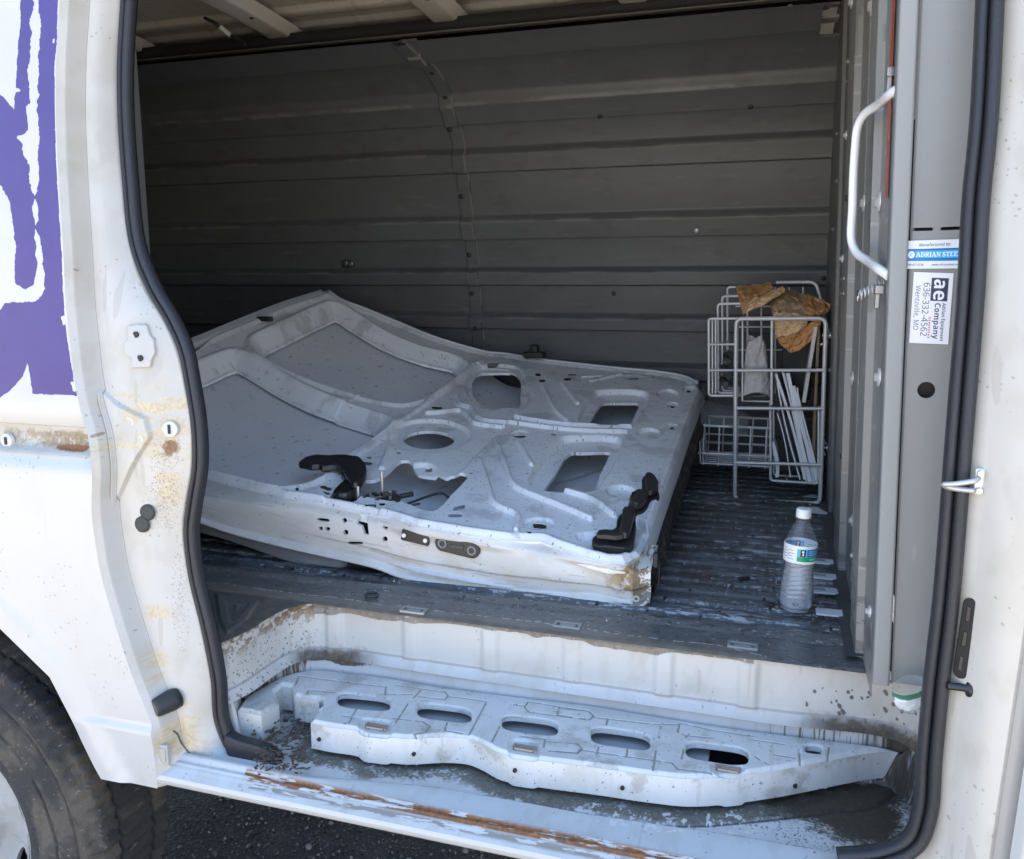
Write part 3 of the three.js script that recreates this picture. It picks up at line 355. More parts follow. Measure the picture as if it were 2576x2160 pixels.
  const rg = merge(rub); const rm = part(van, 'leaf_litter', rg, M([.075, .06, .043], .9)); rm.userData.kind = 'stuff';
}
{
  // riser round the well, painted white, ribbed
  let len = 0; const cum = wellPlan.map((p, i) => { if (i) len += Math.hypot(p[0] - wellPlan[i - 1][0], p[1] - wellPlan[i - 1][1]); return len; });
  const plan = s => { let i = 1; while (i < cum.length - 1 && cum[i] < s) i++; const t = cl((s - cum[i - 1]) / (cum[i] - cum[i - 1])), a = wellPlan[i - 1], b = wellPlan[i], dx = b[0] - a[0], dz = b[1] - a[1], l = Math.hypot(dx, dz); return [mix(a[0], b[0], t), mix(a[1], b[1], t), -dz / l, dx / l]; };   // inward normal
  const ribs = [[845, .006], [1035, .005], [1235, .006], [1440, .004], [1675, .006], [1890, .006]].map(([px, h]) => [onZ(px, 1660, -.318).x, h]);
  const pos = (s, t) => { const [x, z, nx, nz] = plan(s); let o = .016 * Math.pow(1 - cl(t / .22), 2) + .004 * ss(.9, 1, t); if (z < -.31) for (const [rx, h] of ribs) { const d = x - rx; o += h * (ss(-.024, -.014, d) - ss(.006, .017, d)) * ss(.04, .2, t) * ss(1, .8, t); }
    const up = mix(.548, .659, t); return [x + nx * -o * -1, up, z + nz * o]; };
  const us = lin(0, len, 420), vs = lin(0, 1, 36);
  const tex = grimy([.52, .51, .48], 2048, 256, us, vs, (s, t) => [s, t * .11], (a, b, c, s, t) => { const [x, z] = plan(s);
    const left = x < -.86; if (left) { const r = ss(.55, .95, t + .3 * (fbm(s * 30, t * 4, 3) - .5)); c = mixc(c, mixc([.26, .15, .06], [.10, .07, .045], vn(s * 260, t * 30)), r * ss(.40, .55, fbm(s * 90, t * 10, 3))); c = mixc(c, GRIME, .8 * grain(s, t * .11, 260, .18)); }
    else { const band = .90 - .10 * ss(.45, .7, fbm(s * 9, 1.5, 3)) * ss(.05, -.05, x) - .03 * fbm(s * 60, 7, 3); if (t > band && x < -.02) c = mixc(mixc([.26, .235, .20], [.15, .13, .105], fbm(s * 120, t * 14, 3)), WHITE, vn(s * 200, t * 22) > .9 ? .6 : 0); }
    if (x > .05) c = mixc(c, [.05, .045, .04], .85 * grain(s, t * .11, 130, .32 * ss(.05, .18, x) * ss(.95, .5, t)));
    { const k = Math.max(ss(.02, .12, x), ss(-.70, -.80, x) * ss(-.905, -.88, x)); c = mixc(c, mixc([.15, .11, .07], [.05, .037, .025], fbm(s * 200, t * 24, 2)), k * ss(.26, .06, t + .22 * (fbm(s * 60, t * 9, 4) - .45))); }
    const seam = Math.abs(t - .16); if (seam < .018) c = mixc(c, [.22, .22, .22], .6);
    return c; });
  part(van, 'step_riser', sheet({ us, vs, pos }), M([1, 1, 1], .4, { map: tex, clearcoat: .2, clearcoatRoughness: .4 }), 'ribbed white riser behind the step with a dirty top edge');
}
// ------------------------------------------------------------------ load floor
const FL = .66;
{
  const period = .062, rib = z => { const k = ((z + 10) / period) % 1; return .006 * (ss(.10, .22, k) - ss(.62, .74, k)); };
  const us = lin(-2.55, .16, 60), vs = denser([lin(-1.9, -.45, 560), lin(-.45, -.313, 30)]);
  const y = (x, z) => FL + rib(z) * ss(-.40, -.43, z) - .003 * ss(-.322, -.313, z);
  const corner = wellLine;
  const tex = paint(2048, 1280, us, vs, (x, z) => { let c = mixc([.072, .078, .083], [.125, .132, .137], fbm(x * 5, z * 18, 4)); const k = rib(z) / .006;
    if (fbm(x * 14, z * 14, 4) > .6) c = mixc(c, [.05, .044, .036], .6);
    const wear = fbm(x * 4 + 3, z * 5, 3), fl = fbm(x * 60, z * 330, 3); if (z > -1.75 && fl > .74 - .16 * ss(.42, .7, wear) - .06 * k) c = mixc(c, [.40, .43, .47], .75 * ss(.35, .6, wear + .25 * ss(-.9, -.2, x)));
    c = mixc(c, [.36, .37, .38], .8 * grain(x, z, 190, .05)); c = mixc(c, [.012, .012, .012], grain(x + 2, z, 120, .04));
    if (z > -.44) { c = mixc([.11, .115, .118], [.155, .15, .14], fbm(x * 11, z * 30, 4)); if (fbm(x * 90, z * 200, 3) > .66) c = mixc(c, [.05, .048, .045], .7); if (fbm(x * 120, z * 260, 3) > .76) c = mixc(c, [.42, .43, .44], .8);
      const edge = -.352 + .022 * (fbm(x * 12, 4, 4) - .35) + .02 * ss(-.1, 0, x); if (z > edge && x < .0) { c = mixc([.23, .205, .17], [.13, .115, .095], fbm(x * 70, z * 70, 4)); if (z - edge < .003 && vn(x * 160, 2) > .5) c = [.55, .55, .54]; } }
    if (x > -.02 && z < -.9) c = mixc(c, [.035, .03, .025], .5 * ss(.45, .6, fbm(x * 20, z * 20, 3)));
    return c; });
  const floor = part(van, 'load_floor', sheet({ us, vs, pos: (x, z) => [x, y(x, z), z] }), M([1, 1, 1], .30, { map: tex, bumpMap: fineGrain, bumpScale: .0006 }), 'scuffed dark ribbed load floor flecked with white');
  for (const [px, py] of [[1042, 1536], [1428, 1574], [1868, 1625]]) { const p = onY(px, py, FL); part(floor, 'floor_clip', merge([bx(.05, .005, .006, p.x, FL + .001, p.z + .010, .001), bx(.05, .005, .006, p.x, FL + .001, p.z - .010, .001), bx(.006, .005, .024, p.x - .023, FL + .0015, p.z, .001), bx(.006, .005, .024, p.x + .023, FL + .0015, p.z, .001), bx(.028, .004, .008, p.x, FL + .001, p.z, .001)]), M([.34, .33, .31], .35, { metalness: .3 })); }
  for (const [px, py] of [[1663, 1447], [935, 1500], [2125, 1562]]) { const p = onY(px, py, FL); const g = new THREE.TorusGeometry(.012, .003, 6, 20); g.rotateX(Math.PI / 2); g.translate(p.x, FL + .004, p.z); part(floor, 'floor_screw', g, M([.06, .06, .06], .5)); }
  // plain plate behind the jamb with a pressed panel
  const A = [[545, 1492], [648, 1512], [618, 1556], [572, 1590], [556, 1560]].map(([a, b]) => { const p = onY(a, b, FL); return [p.x, p.z]; }), pa = sdPoly(A);
  const u2 = lin(-1.2, -.80, 160), v2 = lin(-.318, -.085, 60), wellPoly = sdPoly([...wellPlan.map(p => [p[0], p[1]]), [.264, .1], [-.922, .1]]);
  const t2 = paint(512, 256, u2, v2, (x, z) => { let c = mixc([.075, .08, .085], [.12, .118, .108], fbm(x * 12, z * 12, 4)); if (x > -.96 && fbm(x * 80, z * 80, 3) > .5) c = mixc(c, [.20, .14, .08], .6); return c; });
  part(van, 'corner_plate', sheet({ us: u2, vs: v2, cut: (x, z) => wellPoly(x, z, .5) + .004, pos: (x, z) => { const d = pa(x, z, .1); return [x, FL - .002 + .004 * ss(.004, .0, d) - .004 * ss(-.012, -.016, d) + .003 * ss(-.028, -.032, d), z]; } }), M([1, 1, 1], .45, { map: t2 }));
}
// ------------------------------------------------------------------ far wall lining, in two lapped pressings
const wallZ = table(smoothPts([[.6, -1.86], [1.07, -1.85], [1.25, -1.82], [1.39, -1.795], [1.58, -1.725], [1.70, -1.688], [1.78, -1.65], [1.865, -1.57], [1.92, -1.47], [1.945, -1.37], [1.968, -1.265], [1.975, -1.2]], 8));
{
  // rib heights, read at the lap
  const yAt = py => { let z = -1.8, p; for (let i = 0; i < 30; i++) { p = onZ(1230, py, z); z = mix(z, wallZ(Math.min(p.y, 1.96)), .5); } return p.y; };
  const bands = [[62, 128], [236, 302], [376, 431], [546, 598], [678, 716], [790, 824], [905, 940], [1010, 1060]].map(([a, b]) => [yAt(a), yAt(b)]);
  const relief = y => { let r = 0; for (const [t, b] of bands) r = Math.max(r, ss(t + .012, t - .010, y) * ss(b - .003, b + .004, y)); return .026 * r; };
  // arc-length steps so that the curved shoulder is as fine as the wall
  const vs = denser([lin(.60, 1.70, 150), lin(1.70, 1.90, 60), lin(1.90, 1.974, 60), ...bands.map(([a, b]) => [...lin(a - .012, a + .014, 8), ...lin(b - .005, b + .006, 8)].filter(y => y < 1.97))]);
  const nrm = y => { const e = .004, dz = wallZ(y + e) - wallZ(y - e), l = Math.hypot(2 * e, dz); return [-dz / l, 2 * e / l]; };   // (y, z) of the inward normal
  const liner = (x0, x1, off, endRib) => { const us = denser([lin(x0, x1, 40), lin(x0, x0 + .06, 60), lin(x1 - .06, x1, 10)]);
    const pos = (x, y) => { const [ny, nz] = nrm(y), k = endRib ? ss(x0 + .02, x0 + .07, x) : 1, d = off + relief(y) * k + (off ? .009 * ss(x0 + .0475, x0 + .0455, x) : 0); return [x, y + ny * d, wallZ(y) + nz * d]; }; return { us, pos }; };
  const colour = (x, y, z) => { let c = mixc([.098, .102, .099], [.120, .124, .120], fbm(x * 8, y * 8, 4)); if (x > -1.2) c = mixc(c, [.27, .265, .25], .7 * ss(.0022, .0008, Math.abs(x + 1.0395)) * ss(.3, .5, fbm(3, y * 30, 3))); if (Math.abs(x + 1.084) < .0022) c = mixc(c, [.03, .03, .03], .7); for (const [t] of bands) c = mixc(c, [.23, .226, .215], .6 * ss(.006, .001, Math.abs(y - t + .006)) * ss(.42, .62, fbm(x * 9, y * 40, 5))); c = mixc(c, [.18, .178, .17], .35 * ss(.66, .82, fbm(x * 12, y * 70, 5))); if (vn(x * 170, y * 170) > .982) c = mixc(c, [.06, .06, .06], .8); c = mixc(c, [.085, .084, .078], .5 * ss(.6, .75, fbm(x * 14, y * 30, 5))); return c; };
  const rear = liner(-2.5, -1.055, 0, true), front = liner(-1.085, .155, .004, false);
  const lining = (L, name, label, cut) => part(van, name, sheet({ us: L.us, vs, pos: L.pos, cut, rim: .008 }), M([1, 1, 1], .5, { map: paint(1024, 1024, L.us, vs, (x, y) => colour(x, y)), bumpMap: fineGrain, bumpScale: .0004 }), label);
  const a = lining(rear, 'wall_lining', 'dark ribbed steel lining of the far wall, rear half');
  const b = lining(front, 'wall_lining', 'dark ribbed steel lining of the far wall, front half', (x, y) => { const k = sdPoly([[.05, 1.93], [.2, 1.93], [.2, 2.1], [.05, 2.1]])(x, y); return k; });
  const stud = (P, px, py, r, m, name = 'rivet') => { const guess = onZ(px, py, -1.75); const [x, y] = find(front.pos, px, py, guess.x, Math.min(guess.y, 1.9)); const p = front.pos(x, cl(y, .7, 1.96)), n = nrm(cl(y, .7, 1.96)); const g = new THREE.SphereGeometry(r, 12, 8); g.scale(1, 1, .5); g.rotateX(-Math.atan2(n[0], n[1])); g.translate(p[0], p[1], p[2]); return part(P, name, g, m); };
  const mRiv = M([.025, .025, .025], .4), mDisc = M([.12, .12, .11], .35, { metalness: .5 });
  for (const [px, py] of [[1035, 137], [1086, 184], [1131, 326], [1160, 494], [1180, 641], [1187, 738], [1195, 826], [1120, 246]]) stud(b, px, py, .0085, mRiv);
  for (const [px, py] of [[1507, 298], [1888, 269], [1544, 738], [1752, 580], [2072, 700]]) stud(b, px, py, .008, px === 1752 ? mSteel : mRiv);
  { const q = stud(a, 868, 663, .016, mDisc, 'lock_plate'); const r = stud(a, 882, 664, .014, M([.2, .2, .19], .3, { metalness: .6 }), 'lock_knob'); }
  { const t = new THREE.Shape(); const q = [[1004, 102], [1048, 98], [1062, 150], [1030, 152]].map(([a, c]) => onZ(a, c, -1.29)); q.forEach((p, i) => i ? t.lineTo(p.x, p.y) : t.moveTo(p.x, p.y)); const g = new THREE.ExtrudeGeometry(t, { depth: .004, bevelEnabled: true, bevelSize: .001, bevelThickness: .001 }); g.translate(0, 0, -1.29); part(b, 'lap_tab', g, M([.16, .155, .145], .5)); const r = new THREE.SphereGeometry(.008, 12, 8), w = onZ(1036, 136, -1.283); r.translate(w.x, w.y, w.z); part(b, 'rivet', r, mRiv); }
  // pressed rectangle low on the rear lining
  part(a, 'pressed_panel', bx(.16, .20, .008, onZ(880, 760, -1.82).x, .98, -1.846, .004), M([.08, .077, .07], .5));
}
// ------------------------------------------------------------------ roof, bows, rails
{
  const mRoof = M([.80, .76, .69], .5, { map: grimy([.9, .88, .84], 512, 512, [0, 1], [0, 1], (u, v) => [u * 2, v * 2]) });
  const us = lin(-2.6, .2, 60), vs = denser([lin(-1.95, -.1, 200)]);
  const roof = part(van, 'roof_skin', sheet({ us, vs, pos: (x, z) => { const k = (z + 1.0) / .9; const rb = [-1.52, -1.40, -1.0, -.7, -.4].reduce((s, c) => s + .012 * (ss(c - .03, c - .02, z) - ss(c + .02, c + .03, z)), 0); return [x, 2.135 - .07 * k * k - .05 * Math.max(0, Math.abs(k) - .75) - rb, z]; } }), mRoof, 'pale roof skin with pressed ribs');
  for (const x of [-2.12, -1.56, -1.0, -.44]) { const path = []; for (const z of lin(-1.44, -.12, 26)) { const k = (z + 1.0) / .9; path.push([x, 2.095 - .075 * k * k - .02, z]); }
    const bow = part(van, 'roof_bow', sweep(path, [[-.055, .018], [-.04, -.012], [-.03, -.016], [.03, -.016], [.04, -.012], [.055, .018]].map(([a, b]) => [a, -b]).reverse(), [0, -1, 0], false), M([.66, .62, .55], .45));
    for (const z of [-1.40, -1.22, -1.05]) { const k = (z + 1) / .9, g = new THREE.CylinderGeometry(.006, .006, .004, 10); g.translate(x + .02, 2.095 - .075 * k * k - .037, z); part(bow, 'bow_hole', g, mBlack); } }
  part(van, 'roof_rail', sweep(lin(-2.5, .16, 30).map(x => [x, 2.025, -1.42]), [[-.02, -.012], [.02, -.006], [.03, .03], [-.02, .03]], [0, 1, 0]), mDark, 'dark side rail above the wall lining');
  part(van, 'rail_flange', sweep(lin(-2.5, .14, 30).map(x => [x, 1.998, -1.335]), [[-.012, -.002], [.012, -.002], [.012, .002], [-.012, .002]], [0, 1, 0]), M([.3, .28, .25], .4));
  const w = smoothPts([onY(515, 45, 2.04), onY(545, 60, 2.02), onY(575, 85, 2.0), onY(620, 112, 1.97)].map(p => [p.x, p.y, p.z]), 6);
  part(van, 'roof_cable', sweep(w, ring(.005, 7), [0, 0, 1]), mBlack); part(van, 'cable_sleeve', sweep(w.slice(10, 18), ring(.0075, 8), [0, 0, 1]), M([.5, .48, .45], .5));
  { const p = onZ(2055, 15, -1.5); part(van, 'roof_light', merge([bx(.07, .035, .05, p.x, p.y + .01, p.z, .008), bx(.04, .02, .03, p.x + .045, p.y, p.z + .02, .005)]), M([.28, .26, .24], .5)); const c = onZ(2035, 52, -1.45); part(van, 'corner_bracket', merge([bx(.13, .008, .05, c.x + .01, c.y, c.z, .002), bx(.012, .05, .04, c.x - .05, c.y + .025, c.z, .002)]), M([.36, .33, .29], .45)); }
}
// ------------------------------------------------------------------ closed outer shell so that daylight enters at the side door only
part(van, 'far_side_skin', bx(5.2, 1.76, .03, -.1, 1.29, -2.0), mWhite);
part(van, 'outer_roof', bx(5.2, .03, 2.02, -.1, 2.20, -1.0), mWhite);
part(van, 'rear_doors', bx(.04, 1.78, 2.0, -2.64, 1.30, -1.0), mWhite);
part(van, 'door_header', bx(2.2, .27, .10, -.4, 2.055, -.15, .02), mWhite);
part(van, 'rear_header', bx(1.6, .16, .10, -1.85, 2.11, -.15, .02), mWhite);
part(van, 'underbody', merge([bx(2.4, .16, 1.48, -.97, .555, -1.12), bx(1.0, .06, 1.4, -2.1, .60, -1.15), bx(2.2, .10, 1.9, 1.42, .5, -1.05)]), mUnder);
part(van, 'cab_body', merge([bx(.05, 1.6, .03, 1.45, 1.3, -.05), bx(1.2, .8, .04, 1.9, .85, -.06), bx(.05, .9, 1.9, 2.48, .85, -1.0), bx(1.2, .05, 1.9, 1.9, 1.28, -1.0)]), mWhite);
part(van, 'rear_lining', bx(.02, 1.5, 1.9, -2.56, 1.35, -1.0), M([.09, .086, .08], .6));
part(van, 'inner_rear_side', bx(1.5, 1.45, .02, -1.86, 1.36, -.205), M([.09, .086, .08], .6));

// ------------------------------------------------------------------ steel partition behind the seats
const partX = (y, z) => mix(.151, .146, (-.2 - z) / 1.65) - .031 * (y - .75);
{
  const hats = [[-1.82, -1.30, .010], [-.98, -.80, .014], [-.47, -.36, .012]];
  const disp = z => { let d = 0; for (const [a, b, h] of hats) d = Math.max(d, h * ss(a - .005, a, z) * ss(b + .005, b, z)); d += .0025 * ss(.004, .001, Math.abs(z + .62)); return d; };
  const us = denser([lin(-1.86, -.205, 120), ...hats.map(([a, b]) => [...lin(a - .007, a + .002, 9), ...lin(b - .002, b + .007, 9)]), lin(-.63, -.61, 10)]), vs = lin(.665, 2.04, 90);
  const pos = (z, y) => [partX(y, z) - disp(z), y, z];
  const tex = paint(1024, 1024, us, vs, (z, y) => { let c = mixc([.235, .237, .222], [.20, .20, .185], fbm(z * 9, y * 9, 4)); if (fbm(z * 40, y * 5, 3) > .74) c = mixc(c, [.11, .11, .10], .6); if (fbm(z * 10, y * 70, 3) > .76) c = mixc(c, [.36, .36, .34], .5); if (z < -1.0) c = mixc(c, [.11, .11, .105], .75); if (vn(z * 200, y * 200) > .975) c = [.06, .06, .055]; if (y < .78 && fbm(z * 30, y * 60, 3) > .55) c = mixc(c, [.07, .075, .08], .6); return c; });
  const pt = part(van, 'partition', sheet({ us, vs, pos }), M([1, 1, 1], .42, { map: tex, bumpMap: fineGrain, bumpScale: .0003 }), 'grey steel bulkhead partition with bolted ribs');
  // heads of the bolts that hold it
  const bolt = (px, py, r, m = mSteel) => { let z = -.5; const t = find(pos, px, py, -.55, onX(px, py, .145).y); const p = pos(...t); if (!(t[0] < -.1 && t[0] > -2)) return; const g = new THREE.LatheGeometry([[0, .006], [r * .45, .006], [r * .5, .003], [r, .002], [r, 0]].map(q => new THREE.Vector2(q[0] * 1.2, q[1] * 1.3)), 14); g.rotateZ(Math.PI / 2); g.translate(p[0] - .0005, p[1], p[2]); const b = part(pt, 'partition_bolt', g, m); };
  for (const [px, py, r] of [[2195, 15, .014], [2175, 510, .013], [2214, 508, .013], [2146, 950, .012], [2190, 948, .012], [2126, 1312, .010], [2150, 1397, .007], [2155, 1462, .008], [2168, 1535, .008], [2135, 1560, .012], [2130, 340, .008], [2121, 650, .008], [2160, 5, .010], [2120, 1480, .012]]) bolt(px, py, r);
  for (const [px, py] of [[2125, 205], [2115, 335], [2106, 455], [2098, 577], [2088, 930], [2135, 155], [2140, 700], [2138, 738]]) bolt(px, py, .006, M([.3, .3, .29], .3, { metalness: .7 }));
  for (const [px, py] of [[2160, 738], [2134, 1149], [2130, 498]]) { const t = find(pos, px, py, -.55, onX(px, py, .145).y), p = pos(...t); const g = new THREE.CylinderGeometry(.006, .006, .004, 14); g.rotateZ(Math.PI / 2); g.translate(p[0] - .001, p[1], p[2]); part(pt, 'partition_hole', g, mBlack); }
  // grab handle: a bent bright bar
  const hp = [[2262, 222, .13], [2240, 236, .125], [2205, 265, .118], [2172, 290, .112], [2157, 320, .108], [2150, 380, .108], [2146, 450, .108], [2144, 520, .108], [2141, 600, .110], [2152, 632, .113], [2180, 655, .120], [2212, 678, .132], [2236, 694, .14]];
  const hpts = hp.map(([a, b, x], i) => { const z = [-.205, -.225, -.30, -.345, -.36, -.36, -.36, -.36, -.36, -.345, -.30, -.225, -.205][i]; const p = onZ(a, b, z); return [p.x, p.y, p.z]; });
  const gh = part(pt, 'grab_handle', sweep(smoothPts(hpts, 8), ring(.0072, 12, .0064), [1, 0, .2]), M([.88, .88, .87], .22, { clearcoat: .6 }), 'bright bent grab handle beside the partition door');
  // red reflective tape down the edge
  { const a = onX(2240, 0, partX(1.7, -.24)), tp = []; for (const y of lin(1.36, 1.98, 30)) tp.push([partX(y, -.235) - .0015, y, -.235]); const g = sheet({ us: lin(0, 1, 2), vs: lin(1.40, 1.98, 30), pos: (u, y) => [partX(y, -.235) - .004, y, mix(-.250, -.218, u)] }); const tx = paint(32, 512, [0, 1], [1.4, 1.98], (u, v) => vn(u * 9, v * 160) > .55 ? [.62, .075, .025] : [.42, .045, .02]); part(pt, 'red_tape', g, M([1, 1, 1], .35, { map: tx })); }
  for (const [px, py] of [[2235, 182], [2205, 728]]) { const p = onZ(px, py, -.23); part(pt, 'latch_block', merge([bx(.014, .014, .014, p.x + .004, p.y, p.z, .003), bx(.007, .022, .008, p.x + .002, p.y - .016, p.z, .002)]), M([.32, .32, .31], .35, { metalness: .7 })); }
  { const p = onZ(2187, 728, -.26), sp = []; for (let i = 0; i <= 90; i++) { const a = i / 90 * 6.283 * 7; sp.push([p.x + .018 - i / 90 * .034, p.y + .008 - i / 90 * .018 + Math.sin(a) * .007, p.z + Math.cos(a) * .007]); } part(pt, 'latch_spring', sweep(sp, ring(.0013, 5), [0, 1, .1]), mSteel); }
  // front edge: a folded upright
  const edge = lin(.70, 2.02, 20).map(y => [partX(y, -.2) + .010, y, -.200]);
  part(pt, 'edge_upright', sweep(edge, [[-.0115, -.02], [-.0115, .014], [-.0112, .017], [-.0098, .0188], [-.0075, .0192], [.0075, .0192], [.0098, .0188], [.0112, .017], [.0115, .014], [.0115, -.02]].reverse(), [0, 0, 1]), mGrey);
  // side wing with slots, hole and makers' stickers
  const wing = (s, y) => { const x0 = partX(y, -.2) + .0242; return [x0 + s, y, -.192 - .05 * Math.max(0, s - .09) - .002 * ss(.003, 0, s)]; };
  const wf = (px, py) => find(wing, px, py, .04, onZ(px, py, -.19).y);
  const dash = [[[2298, 577], [2343, 576]], [[2370, 575], [2420, 573]]].map(l => sdLine(l.map(p => wf(...p)))), hole = wf(2330, 981);
  const us2 = denser([lin(0, .004, 4), lin(.004, .12, 60)]), vs2 = denser([lin(.702, 2.02, 60), lin(1.10, 1.20, 60), lin(1.34, 1.40, 50)]);
  const wt = paint(256, 1024, us2, vs2, (s, y) => { let c = mixc([.275, .278, .265], [.255, .257, .245], fbm(s * 14, y * 8, 3)); if (vn(s * 300, y * 300) > .985) c = mixc(c, [.12, .12, .115], .8); if (fbm(s * 60, y * 9, 3) > .8) c = mixc(c, [.34, .34, .33], .5); return c; });
  const wg = part(pt, 'side_wing', sheet({ us: us2, vs: vs2, pos: wing, cut: (s, y) => Math.min(...dash.map(d => d(s, y, .05) - .0022), Math.hypot(s - hole[0], y - hole[1]) - .0115), rim: .006 }), M([1, 1, 1], .42, { map: wt }), 'plain grey side wing of the partition carrying two stickers');
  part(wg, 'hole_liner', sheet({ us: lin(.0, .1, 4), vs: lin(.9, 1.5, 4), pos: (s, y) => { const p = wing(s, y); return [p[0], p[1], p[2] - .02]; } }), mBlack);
  const sticker = (corners, cw, ch, draw, name, label) => { const P = corners.map(([a, b]) => { const p = wing(...wf(a, b)); return [p[0], p[1], -.1900]; });   // tl, tr, br, bl
    const cv = document.createElement('canvas'); cv.width = cw; cv.height = ch; const g = cv.getContext('2d'); draw(g, cw, ch); const t = new THREE.CanvasTexture(cv); t.colorSpace = THREE.SRGBColorSpace;
    const geo = new THREE.BufferGeometry(), q = []; for (const k of [0, .0006]) for (const c of P) q.push(c[0], c[1], c[2] - (k ? 0 : .0006)); geo.setAttribute('position', new THREE.Float32BufferAttribute(q, 3)); geo.setAttribute('uv', new THREE.Float32BufferAttribute([0, 1, 1, 1, 1, 0, 0, 0, 0, 1, 1, 1, 1, 0, 0, 0], 2)); geo.setIndex([4, 7, 6, 4, 6, 5, 0, 1, 5, 0, 5, 4, 3, 7, 6, 3, 6, 2, 0, 4, 7, 0, 7, 3]); geo.computeVertexNormals(); part(wg, name, geo, M([1, 1, 1], .3, { map: t }), label); };
  sticker([[2279, 606], [2424, 601], [2420, 675], [2274, 676]], 640, 300, (g, w, h) => { g.fillStyle = '#e4e6ea'; g.fillRect(0, 0, w, h); g.fillStyle = '#1583c4'; g.fillRect(0, 88, w, 130); g.fillStyle = '#4fa9da'; g.fillRect(110, 108, w, 80); g.fillStyle = '#0d5e96'; g.fillRect(0, 88, w, 12); g.fillRect(110, 192, w, 5);
    g.fillStyle = '#eef6fb'; g.beginPath(); g.arc(66, 150, 38, 0, 7); g.fill(); g.fillStyle = '#2a7fb0'; g.font = 'bold 44px sans-serif'; g.textAlign = 'center'; g.fillText('C', 66, 166); g.textAlign = 'left'; g.fillStyle = '#f4fbff'; g.font = 'bold 66px serif'; g.fillText('ADRIAN STEEL', 118, 172); g.fillStyle = '#4b5668'; g.font = 'italic bold 42px sans-serif'; g.fillText('Manufactured by:', 140, 62); g.font = 'bold 30px sans-serif'; g.fillText('800-677-2726', 26, 268); g.fillText('www.adriansteel.com', 300, 268); }, 'maker_sticker', 'blue and white maker sticker');
  sticker([[2298, 684], [2398, 687], [2384, 866], [2286, 862]], 420, 760, (g, w, h) => { g.fillStyle = '#e6e6ea'; g.fillRect(0, 0, w, h); g.save(); g.translate(w, 0); g.rotate(Math.PI / 2);   // reads downward
    g.fillStyle = '#3b3d55'; g.fillRect(55, 45, 245, 180); g.fillStyle = '#eceef2'; g.font = 'bold 205px sans-serif'; g.fillText('ae', 62, 195); g.fillStyle = '#44465c'; g.font = 'bold 52px sans-serif'; g.fillText('Adrian Equipment', 320, 92, 410); g.font = 'bold 86px sans-serif'; g.fillText('Company', 318, 172, 400); g.fillStyle = '#c23a3a'; for (let k = 0; k < 9; k++) { g.fillRect(474 + k * 26, 204 + (k * 7) % 5, 16, 9); g.fillRect(478 + k * 26, 218 - (k * 5) % 4, 12, 11); } g.fillStyle = '#3a3c4e'; g.font = '96px sans-serif'; g.fillText('636-332-4562', 105, 305, 580); g.fillStyle = '#55576a'; g.font = '76px sans-serif'; g.fillText('Wentzville, MO', 140, 388, 480); g.restore(); }, 'phone_sticker', 'white sticker with a phone number printed sideways');
  // bottom gusset and cab side behind the wing
  part(pt, 'cab_trim', bx(.02, 1.36, .10, .262, 1.36, -.26), M([.1, .1, .1], .7));
  part(pt, 'floor_flange', sheet({ us: lin(-1.86, -.345, 30), vs: lin(0, 1, 4), pos: (z, t) => [partX(.67, z) - .028 * t, FL + .009 + .004 * (1 - t), z] }), M([.06, .062, .064], .5));
  const gs = new THREE.Shape([[-.23, .70], [-.23, .82], [-.27, .86], [-.33, .80], [-.33, .69], [-.27, .672]].map(p => new THREE.Vector2(-p[0], p[1]))); 
}
